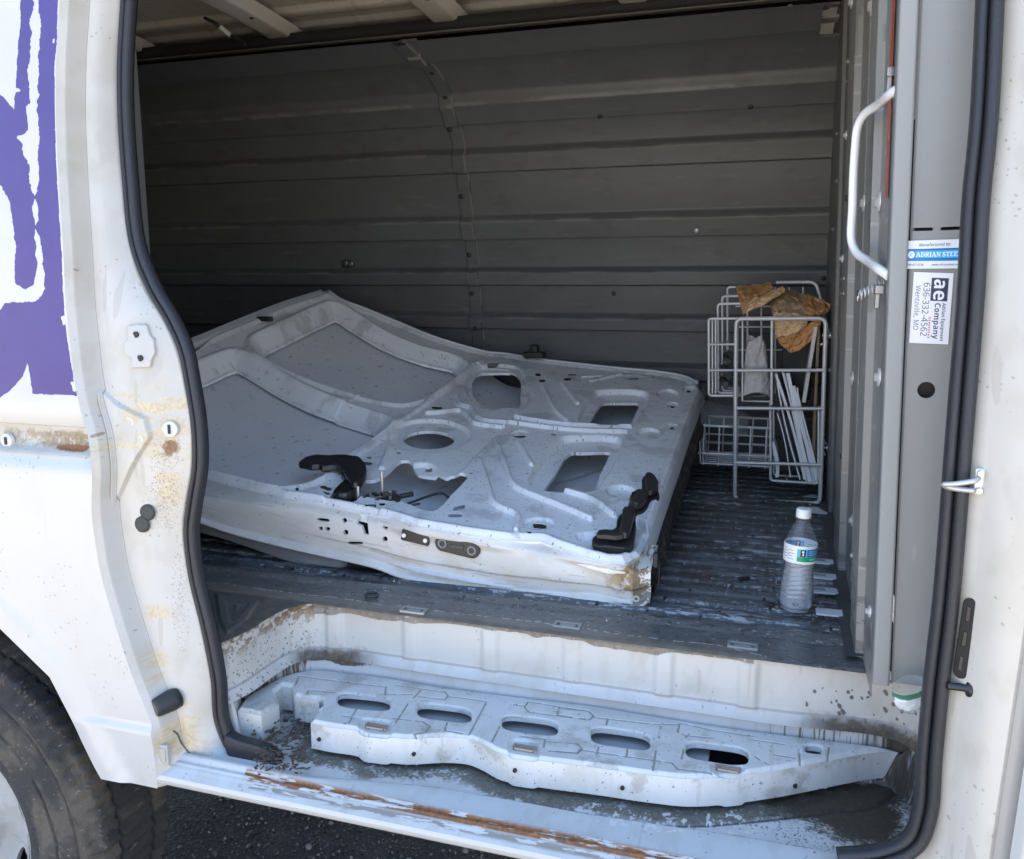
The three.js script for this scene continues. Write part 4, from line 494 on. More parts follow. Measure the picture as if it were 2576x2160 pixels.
// ------------------------------------------------------------------ rear wheel
{
  const wc = [-1.57, .2, -.165];
  const wheel = new THREE.Group(); wheel.name = 'rear_wheel'; wheel.position.set(...wc); van.add(wheel);
  const R = .378, tp = [[.205, -.105], [.225, -.118], [.27, -.125], [.315, -.122], [.345, -.112], [.362, -.098], [R, -.085], [R, -.05], [R - .008, -.047], [R - .008, -.042], [R, -.039], [R, .039], [R - .008, .042], [R - .008, .047], [R, .05], [R, .085], [.362, .098], [.345, .112], [.339, .1135], [.336, .1095], [.332, .1145], [.315, .122], [.30, .1245], [.296, .121], [.292, .125], [.27, .125], [.248, .121], [.240, .124], [.232, .122], [.225, .118], [.205, .105]];
  const nS = 260, pos = (a, t) => { const k = t * (tp.length - 1), i = Math.min(tp.length - 2, Math.floor(k)), f = k - i; let r = mix(tp[i][0], tp[i + 1][0], f), z = mix(tp[i][1], tp[i + 1][1], f); const blk = (a * 76 / 6.28319) % 1; if (r > .35) { const e = ss(.02, .10, blk) * ss(.62, .54, blk); r -= .005 * (1 - e) * ss(.350, .366, r); } r += .0015 * (vn(a * 40, t * 60) - .5); return [Math.cos(a) * r, Math.sin(a) * r, z]; };
  const us = lin(0, 6.28319, 560), vs = lin(0, 1, tp.length * 3 - 3);
  const tx = paint(1024, 256, us, vs, (a, t) => { const k = t * (tp.length - 1), i = Math.min(tp.length - 2, Math.floor(k)); const r = tp[i][0], x = a * .33, y = t * .6; let c = mixc([.045, .041, .037], [.135, .11, .083], ss(.30, .72, fbm(x * 12, y * 22, 5))); if (r < .27) c = mixc(c, [.06, .06, .062], .7); c = mixc(c, [.045, .043, .041], .6 * ss(.52, .7, fbm(x * 50, y * 34, 4))); if (vn(x * 260, y * 260) > .93) c = mixc(c, [.3, .26, .2], .7); return c; });
  part(wheel, 'tyre', sheet({ us, vs, pos }), M([1, 1, 1], .85, { map: tx, bumpMap: fineGrain, bumpScale: .002 }), 'dusty black tyre with scuffed sidewall');
  const hairs = []; for (let i = 0; i < 120; i++) { const a = rr(0, 6.28), r = rr(.366, .374), g = new THREE.ConeGeometry(.0022, rr(.006, .013), 4); g.translate(0, .006, 0); g.rotateZ(a - Math.PI / 2 + rr(-.5, .5)); g.translate(Math.cos(a) * r, Math.sin(a) * r, rr(.075, .095)); hairs.push(g); } part(wheel, 'tread_edge_tufts', merge(hairs), M([.13, .115, .10], .9)).userData.kind = 'stuff';
  const rp = table([[0, .05], [.05, .05], [.06, .075], [.085, .08], [.10, .062], [.13, .058], [.165, .072], [.185, .060], [.195, .056], [.202, .098], [.214, .112], [.222, .114], [.2225, .104]].map(p => p));
  const rimCut = (a, r) => { let d = 1; for (let i = 0; i < 8; i++) { const c = i / 8 * 6.28319 + .27, da = Math.atan2(Math.sin(a - c), Math.cos(a - c)); d = Math.min(d, Math.hypot(da * .155 / .030, (r - .158) / .0135) - 1); } return d * .013; };
  const rt = grimy([.50, .485, .46], 1024, 256, [0, 6.28319], [.03, .2225], (a, r) => [a * .15, r], (x, y, c, a, r) => { if (fbm(a * 6, r * 60, 4) > .62) c = mixc(c, [.42, .37, .31], .35); return c; });
  part(wheel, 'rim', sheet({ us: lin(0, 6.28319, 300), vs: denser([lin(.03, .19, 70), lin(.19, .2225, 30)]), pos: (a, r) => [Math.cos(a) * r, Math.sin(a) * r, rp(r)], cut: rimCut, rim: .012, rimDir: [0, 0, -1] }), M([1, 1, 1], .38, { map: rt, clearcoat: .3 }), 'white painted steel rim with hand holes');
  for (let i = 0; i < 8; i++) { const a = i / 8 * 6.28319 + .27 + .39, g = new THREE.CylinderGeometry(.012, .013, .03, 6); g.rotateX(Math.PI / 2); g.translate(Math.cos(a) * .078, Math.sin(a) * .078, .095); part(wheel, 'wheel_nut', g, M([.2, .12, .07], .6, { metalness: .5 })); }
  const drum = new THREE.CylinderGeometry(.17, .17, .12, 40); drum.rotateX(Math.PI / 2); drum.translate(0, 0, -.03); part(wheel, 'brake_drum', drum, M([.03, .027, .024], .7));
  // wheel housing
  const hp = (a, t) => [wc[0] + Math.cos(a) * .495, .235 + Math.sin(a) * .50, mix(-.03, -.42, t)];
  part(van, 'wheel_housing', merge([sheet({ us: lin(.3, Math.PI - .3, 40), vs: lin(0, 1, 6), pos: hp }), bx(.98, .40, .01, wc[0], .44, -.42)]), M([.018, .018, .019], .9, { bumpMap: fineGrain, bumpScale: .003 }));
  const ax = new THREE.CylinderGeometry(.05, .05, 1.5, 20); ax.rotateX(Math.PI / 2); ax.translate(wc[0], wc[1], -1.0); part(van, 'rear_axle', ax, mUnder);
  const inner = new THREE.CylinderGeometry(.37, .37, .22, 48); inner.rotateX(Math.PI / 2); inner.translate(wc[0], wc[1], -1.83); part(van, 'far_rear_tyre', inner, M([.03, .029, .028], .85));
  for (const z of [-.17, -1.83]) { const f = new THREE.CylinderGeometry(.378, .378, .22, 48); f.rotateX(Math.PI / 2); f.translate(1.85, .2, z); part(van, 'front_tyre', f, M([.03, .029, .028], .85)); }
}

// ------------------------------------------------------------------ the sliding door shell lying in the load bay, inside face up
{
  const door = thing('van_door', 'stripped white van door shell lying inside face up on the load floor', 'van door');
  const BELT = -1.005;
  const flat = (x, z) => .757 + .088 * (-.25 - x) + .179 * (-.5 - z);
  const H = (x, z) => { const w = cl((-.5 - z) / 1.18, 0, 1.05), t = BELT - x; if (t < -.05) return flat(x, z); const tt = t < .05 ? (t + .05) * (t + .05) / .2 : t, b = flat(x, z) - .088 * tt; return b + tt * ((1 - w) * -.01 + w * .43) + (1 - w) * .55 * Math.pow(Math.max(0, tt - .28), 2); };
  const S = (x, z) => [x, H(x, z), z];
  const on = l => l.map(([a, b]) => { const p = onZ(a, b, -1); return find(S, a, b, cl(p.x, -1.5, -.3), -1); });
  const Q1 = Zm(480, 700, 2.9167), Q2 = Zm(1100, 850, 2.349), Q3 = Zm(740, 1120, 4.565);
  // outline of the inner pressing
  const near = [[360, 1165], [440, 1182], [523, 1200], [613, 1223], [713, 1246], [813, 1259], [913, 1278], [980, 1297], [1047, 1317], [1180, 1340], [1280, 1353], [1363, 1355], [1397, 1369], [1480, 1397], [1530, 1410], [1573, 1410], [1608, 1390], [1627, 1360]];
  const right = [[1660, 1272], [1700, 1160], [1735, 1060], [1765, 985]];
  const far = [[1755, 965], [1720, 950], [1650, 938], [1560, 930], [1450, 918], [1340, 905], [1270, 893], [1225, 889], [1190, 880], [1140, 866], [1080, 846], [1000, 813], [920, 780], [860, 757], [828, 734]];
  const top = [[740, 762], [650, 797], [560, 835], [495, 862], [430, 890], [380, 912]];
  const outline = on([...near, ...right, ...far, ...top]), oSd = sdPoly(outline);
  // openings
  const winFar = on(Q1([[460, 480], [470, 520], [540, 575], [850, 730], [1150, 835], [1400, 890], [1540, 910], [1650, 890], [1760, 850], [1930, 740], [2000, 690], [2020, 650], [1960, 590], [1700, 520], [1450, 420], [1200, 270], [1110, 215], [1030, 190], [960, 215], [560, 400], [480, 440]]));
  const winNear = on(Q1([[-60, 690], [60, 640], [250, 560], [330, 545], [430, 580], [700, 740], [1000, 880], [1340, 990], [1430, 1020], [1450, 1080], [1330, 1180], [1050, 1370], [960, 1450], [820, 1510], [640, 1530], [400, 1480], [100, 1410], [-150, 1340], [-300, 1250]]));
  const win = [sdPoly(smoothPts(winFar, 3, true).map(p => [p[0], p[1]])), sdPoly(smoothPts(winNear, 3, true).map(p => [p[0], p[1]]))];
  const ell = (f, cx, cy, rx, ry, tilt = 0, pw = 1) => sdPoly(on(f(Array.from({ length: 22 }, (_, i) => { const a = i / 22 * 6.2832, c = Math.cos(a), s = Math.sin(a), x = Math.sign(c) * Math.pow(Math.abs(c), pw) * rx; return [cx + x, cy + Math.sign(s) * Math.pow(Math.abs(s), pw) * ry + x * tilt]; }))));
  const poly = (f, l, n = 2) => sdPoly(smoothPts(on(f(l)), n, true).map(p => [p[0], p[1]]));
  const big = [poly(Q2, [[212, 315], [205, 255], [222, 208], [258, 184], [340, 180], [425, 181], [470, 200], [494, 240], [492, 330], [490, 378], [470, 386], [400, 381], [330, 394], [265, 374]]),
    poly(Q2, [[885, 499], [905, 465], [960, 372], [985, 354], [1080, 352], [1180, 353], [1191, 365], [1170, 420], [1140, 480], [1118, 499], [1000, 500]], 3), poly(Q2, [[614, 880], [640, 845], [700, 765], [790, 642], [860, 640], [1026, 640], [1015, 665], [960, 775], [905, 884], [760, 882]], 3), ell(Q1, 1747, 1146, 188, 67, 0)];
  const handle = poly(Q3, [[820, 375], [940, 370], [1030, 320], [1130, 235], [1230, 152], [1320, 152], [1380, 215], [1430, 265], [1540, 285], [1640, 297], [1740, 345], [1840, 345], [1900, 315], [1960, 320], [1998, 350], [1960, 412], [1800, 575], [1640, 740], [1540, 755], [1430, 720], [1200, 632], [1000, 600], [830, 565], [770, 555], [720, 610], [640, 630], [480, 605], [400, 580], [500, 480], [570, 385], [650, 352], [760, 345]], 2);
  const small = [[Q2, 595, 215, 16, 9], [Q2, 620, 252, 18, 9], [Q2, 797, 215, 26, 6], [Q2, 770, 243, 22, 8], [Q2, 1160, 232, 32, 7], [Q2, 1380, 347, 28, 7, .05], [Q2, 1268, 587, 34, 8, .03], [Q2, 490, 573, 34, 8], [Q2, 690, 570, 11, 6], [Q2, 1100, 937, 40, 11], [Q2, 605, 1097, 41, 15, .1], [Q2, 545, 1155, 14, 15], [Q2, 130, 1002, 36, 14, -.25], [Q2, 105, 1048, 42, 11], [Q2, 330, 150, 35, 8, -.05], [Q2, 1275, 230, 9, 6], [Q2, 1388, 396, 10, 7], [Q2, 1485, 306, 12, 7], [Q2, 1388, 522, 10, 7], [Q1, 557, 587, 32, 13, .2], [Q1, 1383, 875, 30, 10, .1], [Q1, 1808, 938, 40, 11, .05], [Q1, 1280, 1343, 50, 14, .05], [Q1, 1310, 1300, 16, 8], [Q1, 1525, 1265, 16, 8], [Q1, 1745, 1365, 26, 12], [Q3, 365, 475, 66, 22], [Q3, 375, 528, 36, 16], [Q3, 875, 675, 66, 27, -.08], [Q3, 1010, 650, 34, 17], [Q3, 38, 510, 18, 11], [Q3, 2030, 318, 16, 10], [Q1, 990, 1530, 38, 14]].map(a => ell(...a, ...(a.length < 6 ? [0] : []), .55));
  // pressed beads: [points, half width, height]
  const beads = [[Q2, [[-60, 440], [0, 437], [130, 425], [170, 445], [225, 500], [390, 525]], .0068, .010], [Q2, [[110, 335], [150, 395], [190, 402], [258, 476], [430, 497]], .0068, .010], [Q2, [[460, 470], [560, 490], [800, 518], [1140, 528]], .0065, .010], [Q2, [[420, 502], [560, 522], [820, 550], [1115, 560]], .0065, .010], [Q2, [[625, 290], [700, 430], [760, 487]], .0078, .008], [Q2, [[735, 270], [830, 390]], .0078, .008], [Q2, [[862, 232], [968, 226]], .008, .005], [Q2, [[910, 256], [1080, 216]], .009, .006], [Q2, [[350, 630], [395, 740], [440, 860], [490, 900], [700, 985], [905, 1072]], .0078, .010], [Q2, [[475, 615], [555, 750]], .0075, .008], [Q2, [[250, 738], [300, 880], [345, 990], [470, 1050], [466, 1145]], .0078, .010], [Q2, [[765, 910], [920, 960], [1045, 1052]], .0078, .010], [Q1, [[1460, 1240], [1400, 1380]], .010, .007], [Q1, [[1940, 850], [1960, 920], [2030, 940]], .008, .006]].map(([f, l, w, h]) => [sdLine(smoothPts(on(f(l)), 4).map(p => [p[0], p[1]])), w, h]);
  // pressed hollows: [polygon, depth, bevel]
  const hollows = [[poly(Q2, [[840, 470], [930, 320], [960, 308], [1210, 312], [1245, 340], [1190, 470], [1140, 520], [880, 515]], 3), .016, .020], [poly(Q2, [[545, 840], [720, 600], [770, 580], [1060, 585], [1085, 620], [960, 860], [900, 900], [600, 890]], 3), .016, .022], [poly(Q2, [[180, 320], [180, 230], [240, 165], [330, 155], [460, 165], [515, 220], [510, 400], [400, 400], [300, 420]], 3), .010, .018], [ell(Q1, 1747, 1140, 300, 120), .010, .02], [poly(Q2, [[830, 1160], [1000, 1140], [1180, 1060], [1240, 1160], [1130, 1275], [960, 1260], [860, 1210]], 3), .014, .016],
    [ell(Q2, 1360, 330, 60, 28), .009, .012], [ell(Q2, 1250, 560, 68, 28), .009, .012], [ell(Q2, 1085, 905, 80, 36), .010, .014], [ell(Q2, 600, 1095, 90, 34), .005, .008], [ell(Q2, 490, 566, 50, 22), .004, .006], [ell(Q2, 1485, 304, 34, 18), .005, .01], [ell(Q2, 1390, 395, 32, 17), .005, .01], [ell(Q2, 1390, 522, 36, 18), .005, .01], [ell(Q2, 1160, 232, 60, 16), .004, .006], [ell(Q1, 1700, 1400, 110, 60), .010, .02]];
  const fold = sdPoly(on(Q2([[575, 340], [480, 440], [390, 530], [270, 650], [150, 775], [-700, 1200], [-600, 400], [200, 150], [420, 170]])));
  const beltLine = sdLine(on(Q1([[2130, 610], [1700, 930], [1100, 1330], [900, 1440]])));
  const holeSd = (x, z) => { let d = handle(x, z, .04); for (const b of big) d = Math.min(d, b(x, z, .04)); for (const s of small) d = Math.min(d, s(x, z, .012)); for (const w of win) d = Math.min(d, w(x, z, .06) + .034); return d; };
  const relief = (x, z) => { let d = 0; for (const [f, w, h] of beads) { const k = f(x, z, .02); if (k < w) d = Math.max(d, h * ss(w, w * .5, k)); } for (const [f, dp, bv] of hollows) d -= dp * ss(bv * .24, -bv * .24, f(x, z, .04));
    d -= .0045 * ss(.004, -.004, fold(x, z, .02)); for (const w of win) { const k = w(x, z, .06); d -= .034 * Math.pow(ss(.010, -.034, k), 1.2); d += .007 * ss(.03, .012, k) * ss(-.004, .010, k); } d += .008 * ss(.012, .003, beltLine(x, z, .03)); const e = -oSd(x, z, .1); d += .006 * ss(.03, .012, e) - .012 * ss(.012, 0, e); return d; };
  const us = lin(-1.66, -.235, 640), vs = lin(-1.74, -.44, 580);
  const tex = paint(2048, 1664, us, vs, (x, z) => { let c = mixc([.79, .80, .80], [.72, .73, .73], ss(.3, .75, fbm(x * 9, z * 9, 5))); if (x > BELT - .1) c = mixc(c, [.10, .10, .095], .85 * Math.max(grain(x, z, 260, .03 * ss(.38, .6, fbm(x * 9 + 4, z * 9, 3))), grain(x + 4, z, 420, .025))); c = mixc(c, [.36, .36, .355], .5 * ss(.70, .8, fbm(x * 46, z * 120, 4))); if (fbm(x * 150 + z * 60, z * 30, 3) > .77) c = mixc(c, [.74, .75, .76], .5); c = mixc(c, [.42, .41, .39], .5 * ss(.58, .72, fbm(x * 16, z * 16, 5))); return c; });
  const mDoor = M([1, 1, 1], .36, { map: tex, clearcoat: .35, clearcoatRoughness: .2 });
  const inner = part(door, 'inner_pressing', sheet({ us, vs, pos: (x, z) => [x, H(x, z) + relief(x, z), z], cut: (x, z) => Math.min(holeSd(x, z), -oSd(x, z, .2)), rim: (x, z) => { if (oSd(x, z, .1) > -.008) return .02; for (const s of small) if (s(x, z, .012) < .004) return .0012; return .008; }, rimDir: [0, -1, 0] }), mDoor, 'dusty inner pressing with beads and openings');
  // outer skin, seen through the openings
  const skinOff = (x, z) => .105 - .052 * ss(BELT + .10, BELT - .02, x);
  const sk = paint(512, 512, us, vs, (x, z) => { let c = mixc([.76, .77, .78], [.68, .69, .70], fbm(x * 7, z * 7, 4)); c = mixc(c, [.3, .3, .3], .6 * grain(x, z, 90, .03)); c = mixc(c, [.40, .40, .40], .5 * ss(.7, .8, fbm(x * 60, z * 100, 4))); return c; });
  part(door, 'outer_skin', sheet({ us: lin(-1.66, -.235, 90), vs: lin(-1.74, -.44, 80), pos: (x, z) => [x, H(x, z) - skinOff(x, z), z], cut: (x, z) => -oSd(x, z, .2) + .0 }), M([1, 1, 1], .4, { map: sk }));
  // near edge face of the door, with its latch openings
  const lip = [[330, 1255], [420, 1282], [507, 1310], [597, 1340], [713, 1370], [800, 1391], [880, 1410], [947, 1427], [1013, 1452], [1180, 1482], [1247, 1493], [1347, 1503], [1413, 1507], [1493, 1508], [1540, 1517], [1563, 1523], [1600, 1525], [1613, 1524], [1627, 1513]];
  const A = smoothPts(near.map(p => { const [q] = on([p]); return S(...q); }), 6).map((p, i) => [p[0], p[1] + relief(p[0], p[2]) * .6 - .004, p[2]]), B = smoothPts(lip.map(([a, b]) => { const p = onZ(a, b, -.482); return [p.x, p.y, p.z]; }), 6);
  const along = (P, s) => { const k = s * (P.length - 1), i = Math.min(P.length - 2, Math.floor(k)), f = k - i; return [mix(P[i][0], P[i + 1][0], f), mix(P[i][1], P[i + 1][1], f), mix(P[i][2], P[i + 1][2], f)]; };
  // both curves by x, so that the face stands upright
  const ax = table(A.map(p => [p[0], p[1]])), az = table(A.map(p => [p[0], p[2]])), by = table(B.map(p => [p[0], p[1]]));
  const face = (x, t) => { const y0 = ax(x), z0 = az(x), y1 = by(x), k = ss(-1.2, -.9, x); const out = .010 * ss(0, .14, t) + .004 * Math.sin(t * Math.PI) - .008 * ss(.60, .66, t) * ss(-1.05, -.75, x) + .012 * ss(.86, .98, t); return [x, mix(y0, y1, t), mix(z0, -.490, ss(0, .25, t)) + out]; };
  const fe = (px, py) => find(face, px, py, onZ(px, py, -.49).x, .4);
  const F = Zm(480, 1180, 3), G = Zm(1080, 1200, 3);
  const fp = (f, l) => sdPoly(f(l).map(p => { const [x, t] = fe(...p); return [x, t * .115]; }));
  const fe2 = (f, cx, cy, rx, ry, tilt = 0, pw = .6) => fp(f, Array.from({ length: 18 }, (_, i) => { const a = i / 18 * 6.2832, c = Math.cos(a), s = Math.sin(a), x = Math.sign(c) * Math.pow(Math.abs(c), pw) * rx; return [cx + x, cy + Math.sign(s) * Math.pow(Math.abs(s), pw) * ry + x * tilt]; }));
  const fh = [fe2(F, 1000, 382, 48, 12, .1), fe2(F, 980, 447, 16, 14), fe2(F, 1032, 450, 18, 14), fe2(F, 1160, 386, 19, 19, 0, 1), fe2(F, 1170, 476, 20, 20, 0, 1), fp(F, [[1272, 338], [1348, 346], [1346, 495], [1310, 492], [1290, 430], [1256, 415], [1254, 385], [1274, 375]]), fe2(F, 1470, 436, 20, 19, 0, 1), fe2(F, 1466, 526, 20, 20, 0, 1), fe2(F, 1240, 556, 60, 10, .02), fe2(G, 447, 512, 14, 15, 0, 1)];
  const fus = denser([lin(-1.5, -.3, 420), lin(-.3, -.2205, 60)]), fvs = lin(0, 1, 70);
  const ft = paint(2048, 256, fus, fvs, (x, t) => { const y = t * .115; let c = mixc([.66, .64, .60], [.56, .545, .505], ss(.4, .7, fbm(x * 8, y * 20, 4))); if (fbm(x * 14, y * 150, 3) > .72) c = mixc(c, [.36, .36, .35], .5); c = mixc(c, [.1, .1, .09], .8 * grain(x, y, 340, .008));
    const d = Math.hypot((x + .262) / .05, (t - .35) / .55), n = .7 * fbm(x * 60, y * 60, 5) + .3 * fbm(x * 260, y * 260, 2); if (x > -.36) c = mixc(c, mixc([.36, .23, .085], [.17, .115, .055], vn(x * 200, y * 200)), ss(.42, .72, n + .22 * (1 - d)) * ss(1.4, .4, d)); if (x > -.255 && n > .46) c = mixc(c, [.085, .068, .045], .75);
    c = mixc(c, [.56, .47, .32], .4 * ss(.5, .72, fbm(x * 24, y * 40, 5)) * ss(-1.0, -.6, x)); return c; });
  const fc = part(door, 'edge_face', sheet({ us: fus, vs: fvs, pos: face, cut: (x, t) => { let d = 1; for (const h of fh) d = Math.min(d, h(x, t * .115, .03)); return d; }, rim: .008, rimDir: [0, 0, -1] }), M([1, 1, 1], .4, { map: ft, clearcoat: .25, clearcoatRoughness: .3 }), 'pale edge face with latch holes and a rust-stained corner');
  part(fc, 'edge_backing', sheet({ us: lin(-1.05, -.5, 10), vs: lin(.05, .8, 4), pos: (x, t) => { const p = face(x, t); return [p[0], p[1], p[2] - .035]; } }), mBlack);
  const lay = (px, py) => { const p = face(...fe(px, py)); return p; };
  { const a = lay(1047, 1350), b = bx(.062, .024, .008, 0, 0, 0, .002); b.rotateZ(-.14); b.translate(a[0], a[1], a[2] + .003); const k = part(fc, 'contact_plate', b, mPlastic); for (const s of [-.024, .024]) { const g = new THREE.CylinderGeometry(.0045, .0045, .004, 12); g.rotateX(Math.PI / 2); g.translate(a[0] + s, a[1] - s * .14, a[2] + .008); part(k, 'plate_screw', g, M([.8, .78, .72], .3)); } }
  { const a = lay(1153, 1373), sh = new THREE.Shape(); sh.absarc(-.032, 0, .015, Math.PI / 2, Math.PI * 1.5); sh.absarc(.032, 0, .015, -Math.PI / 2, Math.PI / 2); const g = new THREE.ExtrudeGeometry(sh, { depth: .006, bevelEnabled: true, bevelSize: .002, bevelThickness: .002 }); g.rotateZ(-.14); g.translate(a[0], a[1], a[2]); const k = part(fc, 'wedge_socket', g, mPlastic); for (const s of [-.032, .032]) { const t = new THREE.TorusGeometry(.008, .0022, 6, 18); t.translate(a[0] + s, a[1] - s * .14, a[2] + .009); part(k, 'socket_ring', t, M([.25, .24, .22], .4)); } part(k, 'socket_slot', bx(.03, .01, .004, a[0], a[1], a[2] + .008, .002), M([.05, .05, .05], .4)); }
  { const a = lay(1601, 1505), t = new THREE.TorusGeometry(.005, .002, 6, 16); t.translate(a[0], a[1], a[2] + .002); part(fc, 'corner_bolt', t, M([.6, .55, .45], .5)); }
  // hem of the outer skin along the floor
  part(door, 'skin_hem', sweep(B.map(p => [p[0], p[1], p[2]]), [[-.002, -.02], [-.003, .003], [0, .005], [.003, .003], [.003, -.02]], [0, 0, 1]), M([.66, .645, .60], .4));
  // bottom edge (to the front of the van): white flank, then a black rubber strip hanging below
  const rInner = on([[1620, 1385], [1640, 1330], [1660, 1272], [1700, 1160], [1735, 1060], [1765, 985], [1768, 968]]).map(([x, z]) => [x, H(x, z) - .004, z]);
  const flank = sheet({ us: lin(0, 1, 80), vs: lin(0, 1, 14), pos: (s, t) => { const p = along(rInner, s); return [p[0] - .001 + .010 * Math.sin(t * Math.PI / 2), p[1] + .003 - .036 * t, p[2]]; } });
  part(door, 'bottom_flank', flank, M([.6, .605, .61], .4));
  const strip = sheet({ us: lin(0, 1, 120), vs: lin(0, 1, 10), pos: (s, t) => { const p = along(rInner, s), w = .004 * Math.sin(s * 60) * t; return [p[0] + .008 + .014 * Math.sin(t * 2.6) + w, p[1] - .028 - .068 * t, p[2] + .003 * Math.sin(s * 23)]; } });
  const st = paint(512, 64, [0, 1], [0, 1], (s, t) => { let c = [.02, .02, .02]; if (fbm(s * 60, t * 9, 3) > .6) c = [.09, .065, .04]; if (vn(s * 400, t * 30) > .9) c = [.22, .18, .13]; return c; });
  part(door, 'rubber_strip', strip, M([1, 1, 1], .7, { map: st }));
  { const p = onZ(1640, 1440, -.475); part(door, 'torn_corner', merge([bx(.010, .03, .016, p.x + .004, p.y + .02, p.z - .02, .003), bx(.004, .05, .02, p.x + .010, p.y - .012, p.z - .035, .002)]), M([.02, .02, .02], .6)); }
  // far edge flange
  const fe3 = smoothPts(on(far).map(([x, z]) => [x, H(x, z) + .006, z]), 4);
  part(door, 'far_flange', sweep(fe3, [[-.004, -.05], [-.005, .002], [.004, .004], [.006, -.05]], [0, 1, 0]), M([.6, .605, .605], .4));
  const te = smoothPts(on([[828, 734], ...top]).map(([x, z]) => [x, H(x, z) + .002, z]), 4);
  part(door, 'top_channel', sweep(te, [[-.002, .004], [-.010, -.012], [-.022, -.014], [-.034, -.006], [-.036, .006], [-.042, .006], [-.040, -.016], [-.022, -.024], [.004, -.02]].map(([a, b]) => [-a, b]).reverse(), [0, 1, 0]), M([.56, .565, .565], .45));
  // solids laid on the pressing: black latch bracket and the torn inside handle
  const slab = (f, l, y0, th, bev) => { const P = smoothPts(on(f(l)), 3, true), sh = new THREE.Shape(P.map(p => new THREE.Vector2(p[0], -p[1]))); const g = new THREE.ExtrudeGeometry(sh, { depth: th, bevelEnabled: true, bevelSize: bev, bevelThickness: bev, bevelSegments: 2, curveSegments: 4 }); g.rotateX(-Math.PI / 2); const a = g.attributes.position; for (let i = 0; i < a.count; i++) { const x = a.getX(i), z = a.getZ(i); a.setY(i, a.getY(i) + H(x, z) + y0 + .006 * (vn(x * 60, z * 60) - .5)); } g.computeVertexNormals(); return g; };
  const br = part(door, 'lower_guide_bracket', slab(Q2, [[1225, 828], [1265, 828], [1293, 840], [1300, 900], [1298, 965], [1255, 972], [1240, 1000], [1215, 1030], [1168, 1050], [1165, 1130], [1125, 1248], [1040, 1245], [932, 1228], [936, 1182], [1010, 1160], [1060, 1132], [1072, 1080], [1112, 1030], [1142, 980], [1148, 940], [1192, 928], [1215, 895]], -.008, .010, .003), M([.022, .020, .018], .42, { bumpMap: fineGrain, bumpScale: .001 }), 'black torn plastic guide bracket');
  part(br, 'bracket_rib', slab(Q2, [[1240, 850], [1280, 860], [1285, 950], [1250, 960], [1235, 900]], .012, .008, .002), M([.03, .028, .025], .4)); part(br, 'bracket_rib', slab(Q2, [[1110, 1060], [1150, 1060], [1150, 1130], [1110, 1220], [1085, 1210], [1095, 1130]], .012, .010, .002), M([.03, .028, .025], .4)); part(br, 'bracket_rib', slab(Q2, [[960, 1190], [1080, 1200], [1090, 1225], [950, 1215]], .012, .006, .002), M([.03, .028, .025], .4)); part(br, 'bracket_rib', slab(Q2, [[1170, 955], [1230, 950], [1215, 1010], [1180, 1030], [1150, 1010]], .010, .010, .003), M([.03, .028, .025], .4));
  const hd = part(door, 'inside_handle', slab(Q3, [[78, 300], [110, 262], [200, 230], [400, 218], [640, 228], [740, 255], [795, 310], [815, 390], [800, 470], [760, 520], [700, 540], [650, 480], [600, 400], [580, 352], [520, 335], [430, 332], [340, 340], [300, 322], [215, 330], [150, 322]], .012, .008, .004), mPlastic, 'black torn inside handle');
  part(hd, 'handle_curl', slab(Q3, [[560, 330], [640, 330], [720, 400], [740, 480], [680, 560], [560, 590], [470, 570], [560, 480], [600, 420]], -.012, .018, .004), M([.016, .016, .017], .25));
  const mech = []; for (let i = 0; i < 46; i++) { const [q] = on(Q3([[rr(480, 1180), rr(470, 590)]])); const b = bx(rr(.006, .022), rr(.004, .014), rr(.004, .02), 0, 0, 0, .001); b.rotateY(rr(0, 3)); b.rotateZ(rr(-.6, .6)); b.translate(q[0], H(q[0], q[1]) - .025 + rr(-.01, .02), q[1]); mech.push(b); }
  const lm = part(door, 'latch_mechanism', merge(mech), M([.075, .07, .064], .4, { metalness: .5 }), 'cluster of latch levers in the handle opening');
  for (const [a, b, h] of [[1012, 470, .055], [735, 545, .035], [1100, 520, .02]]) { const [q] = on(Q3([[a, b]])); const g = new THREE.CylinderGeometry(.0035, .0035, h, 10); g.translate(q[0], H(...q) - .02 + h / 2, q[1]); part(lm, 'latch_stud', g, M([.6, .58, .52], .35, { metalness: .5 })); }
  const rod = (f, l, dy, r, m, name) => part(door, name, sweep(smoothPts(on(f(l)).map(([x, z]) => [x, H(x, z) + dy, z]), 6), ring(r, 7), [0, 1, .02]), m);
  rod(Q3, [[1040, 590], [1300, 520], [1500, 450], [1690, 405], [1810, 465], [1930, 430]], -.03, .003, M([.05, .05, .05], .4), 'latch_rod'); rod(Q3, [[1220, 610], [1330, 500], [1440, 470]], -.04, .003, M([.12, .12, .12], .4), 'latch_rod'); rod(Q3, [[820, 580], [1050, 520], [1360, 460]], -.02, .006, M([.07, .068, .06], .4, { metalness: .5 }), 'latch_rod'); rod(Q2, [[700, 745], [850, 705], [1000, 655]], -.05, .0025, M([.2, .21, .22], .4), 'cable');
  { const [q] = on(Q1([[545, 315]])); part(door, 'channel_clip', bx(.05, .016, .022, q[0] + .0, H(...q) + .008, q[1], .003), mPlastic); }
  { const p = onZ(1345, 888, -1.70); part(door, 'roller_arm', merge([bx(.07, .022, .05, p.x, p.y - .005, p.z, .006), bx(.028, .035, .03, p.x, p.y + .012, p.z, .008)]), M([.016, .015, .014], .5), 'black roller arm behind the far edge'); }
  // -------------------------------------------------------------- a flat pressing lies below the door
  const U = [[440, 1315], [520, 1338], [640, 1365], [760, 1395], [874, 1420], [866, 1436], [790, 1425], [640, 1398], [500, 1372], [420, 1358]];
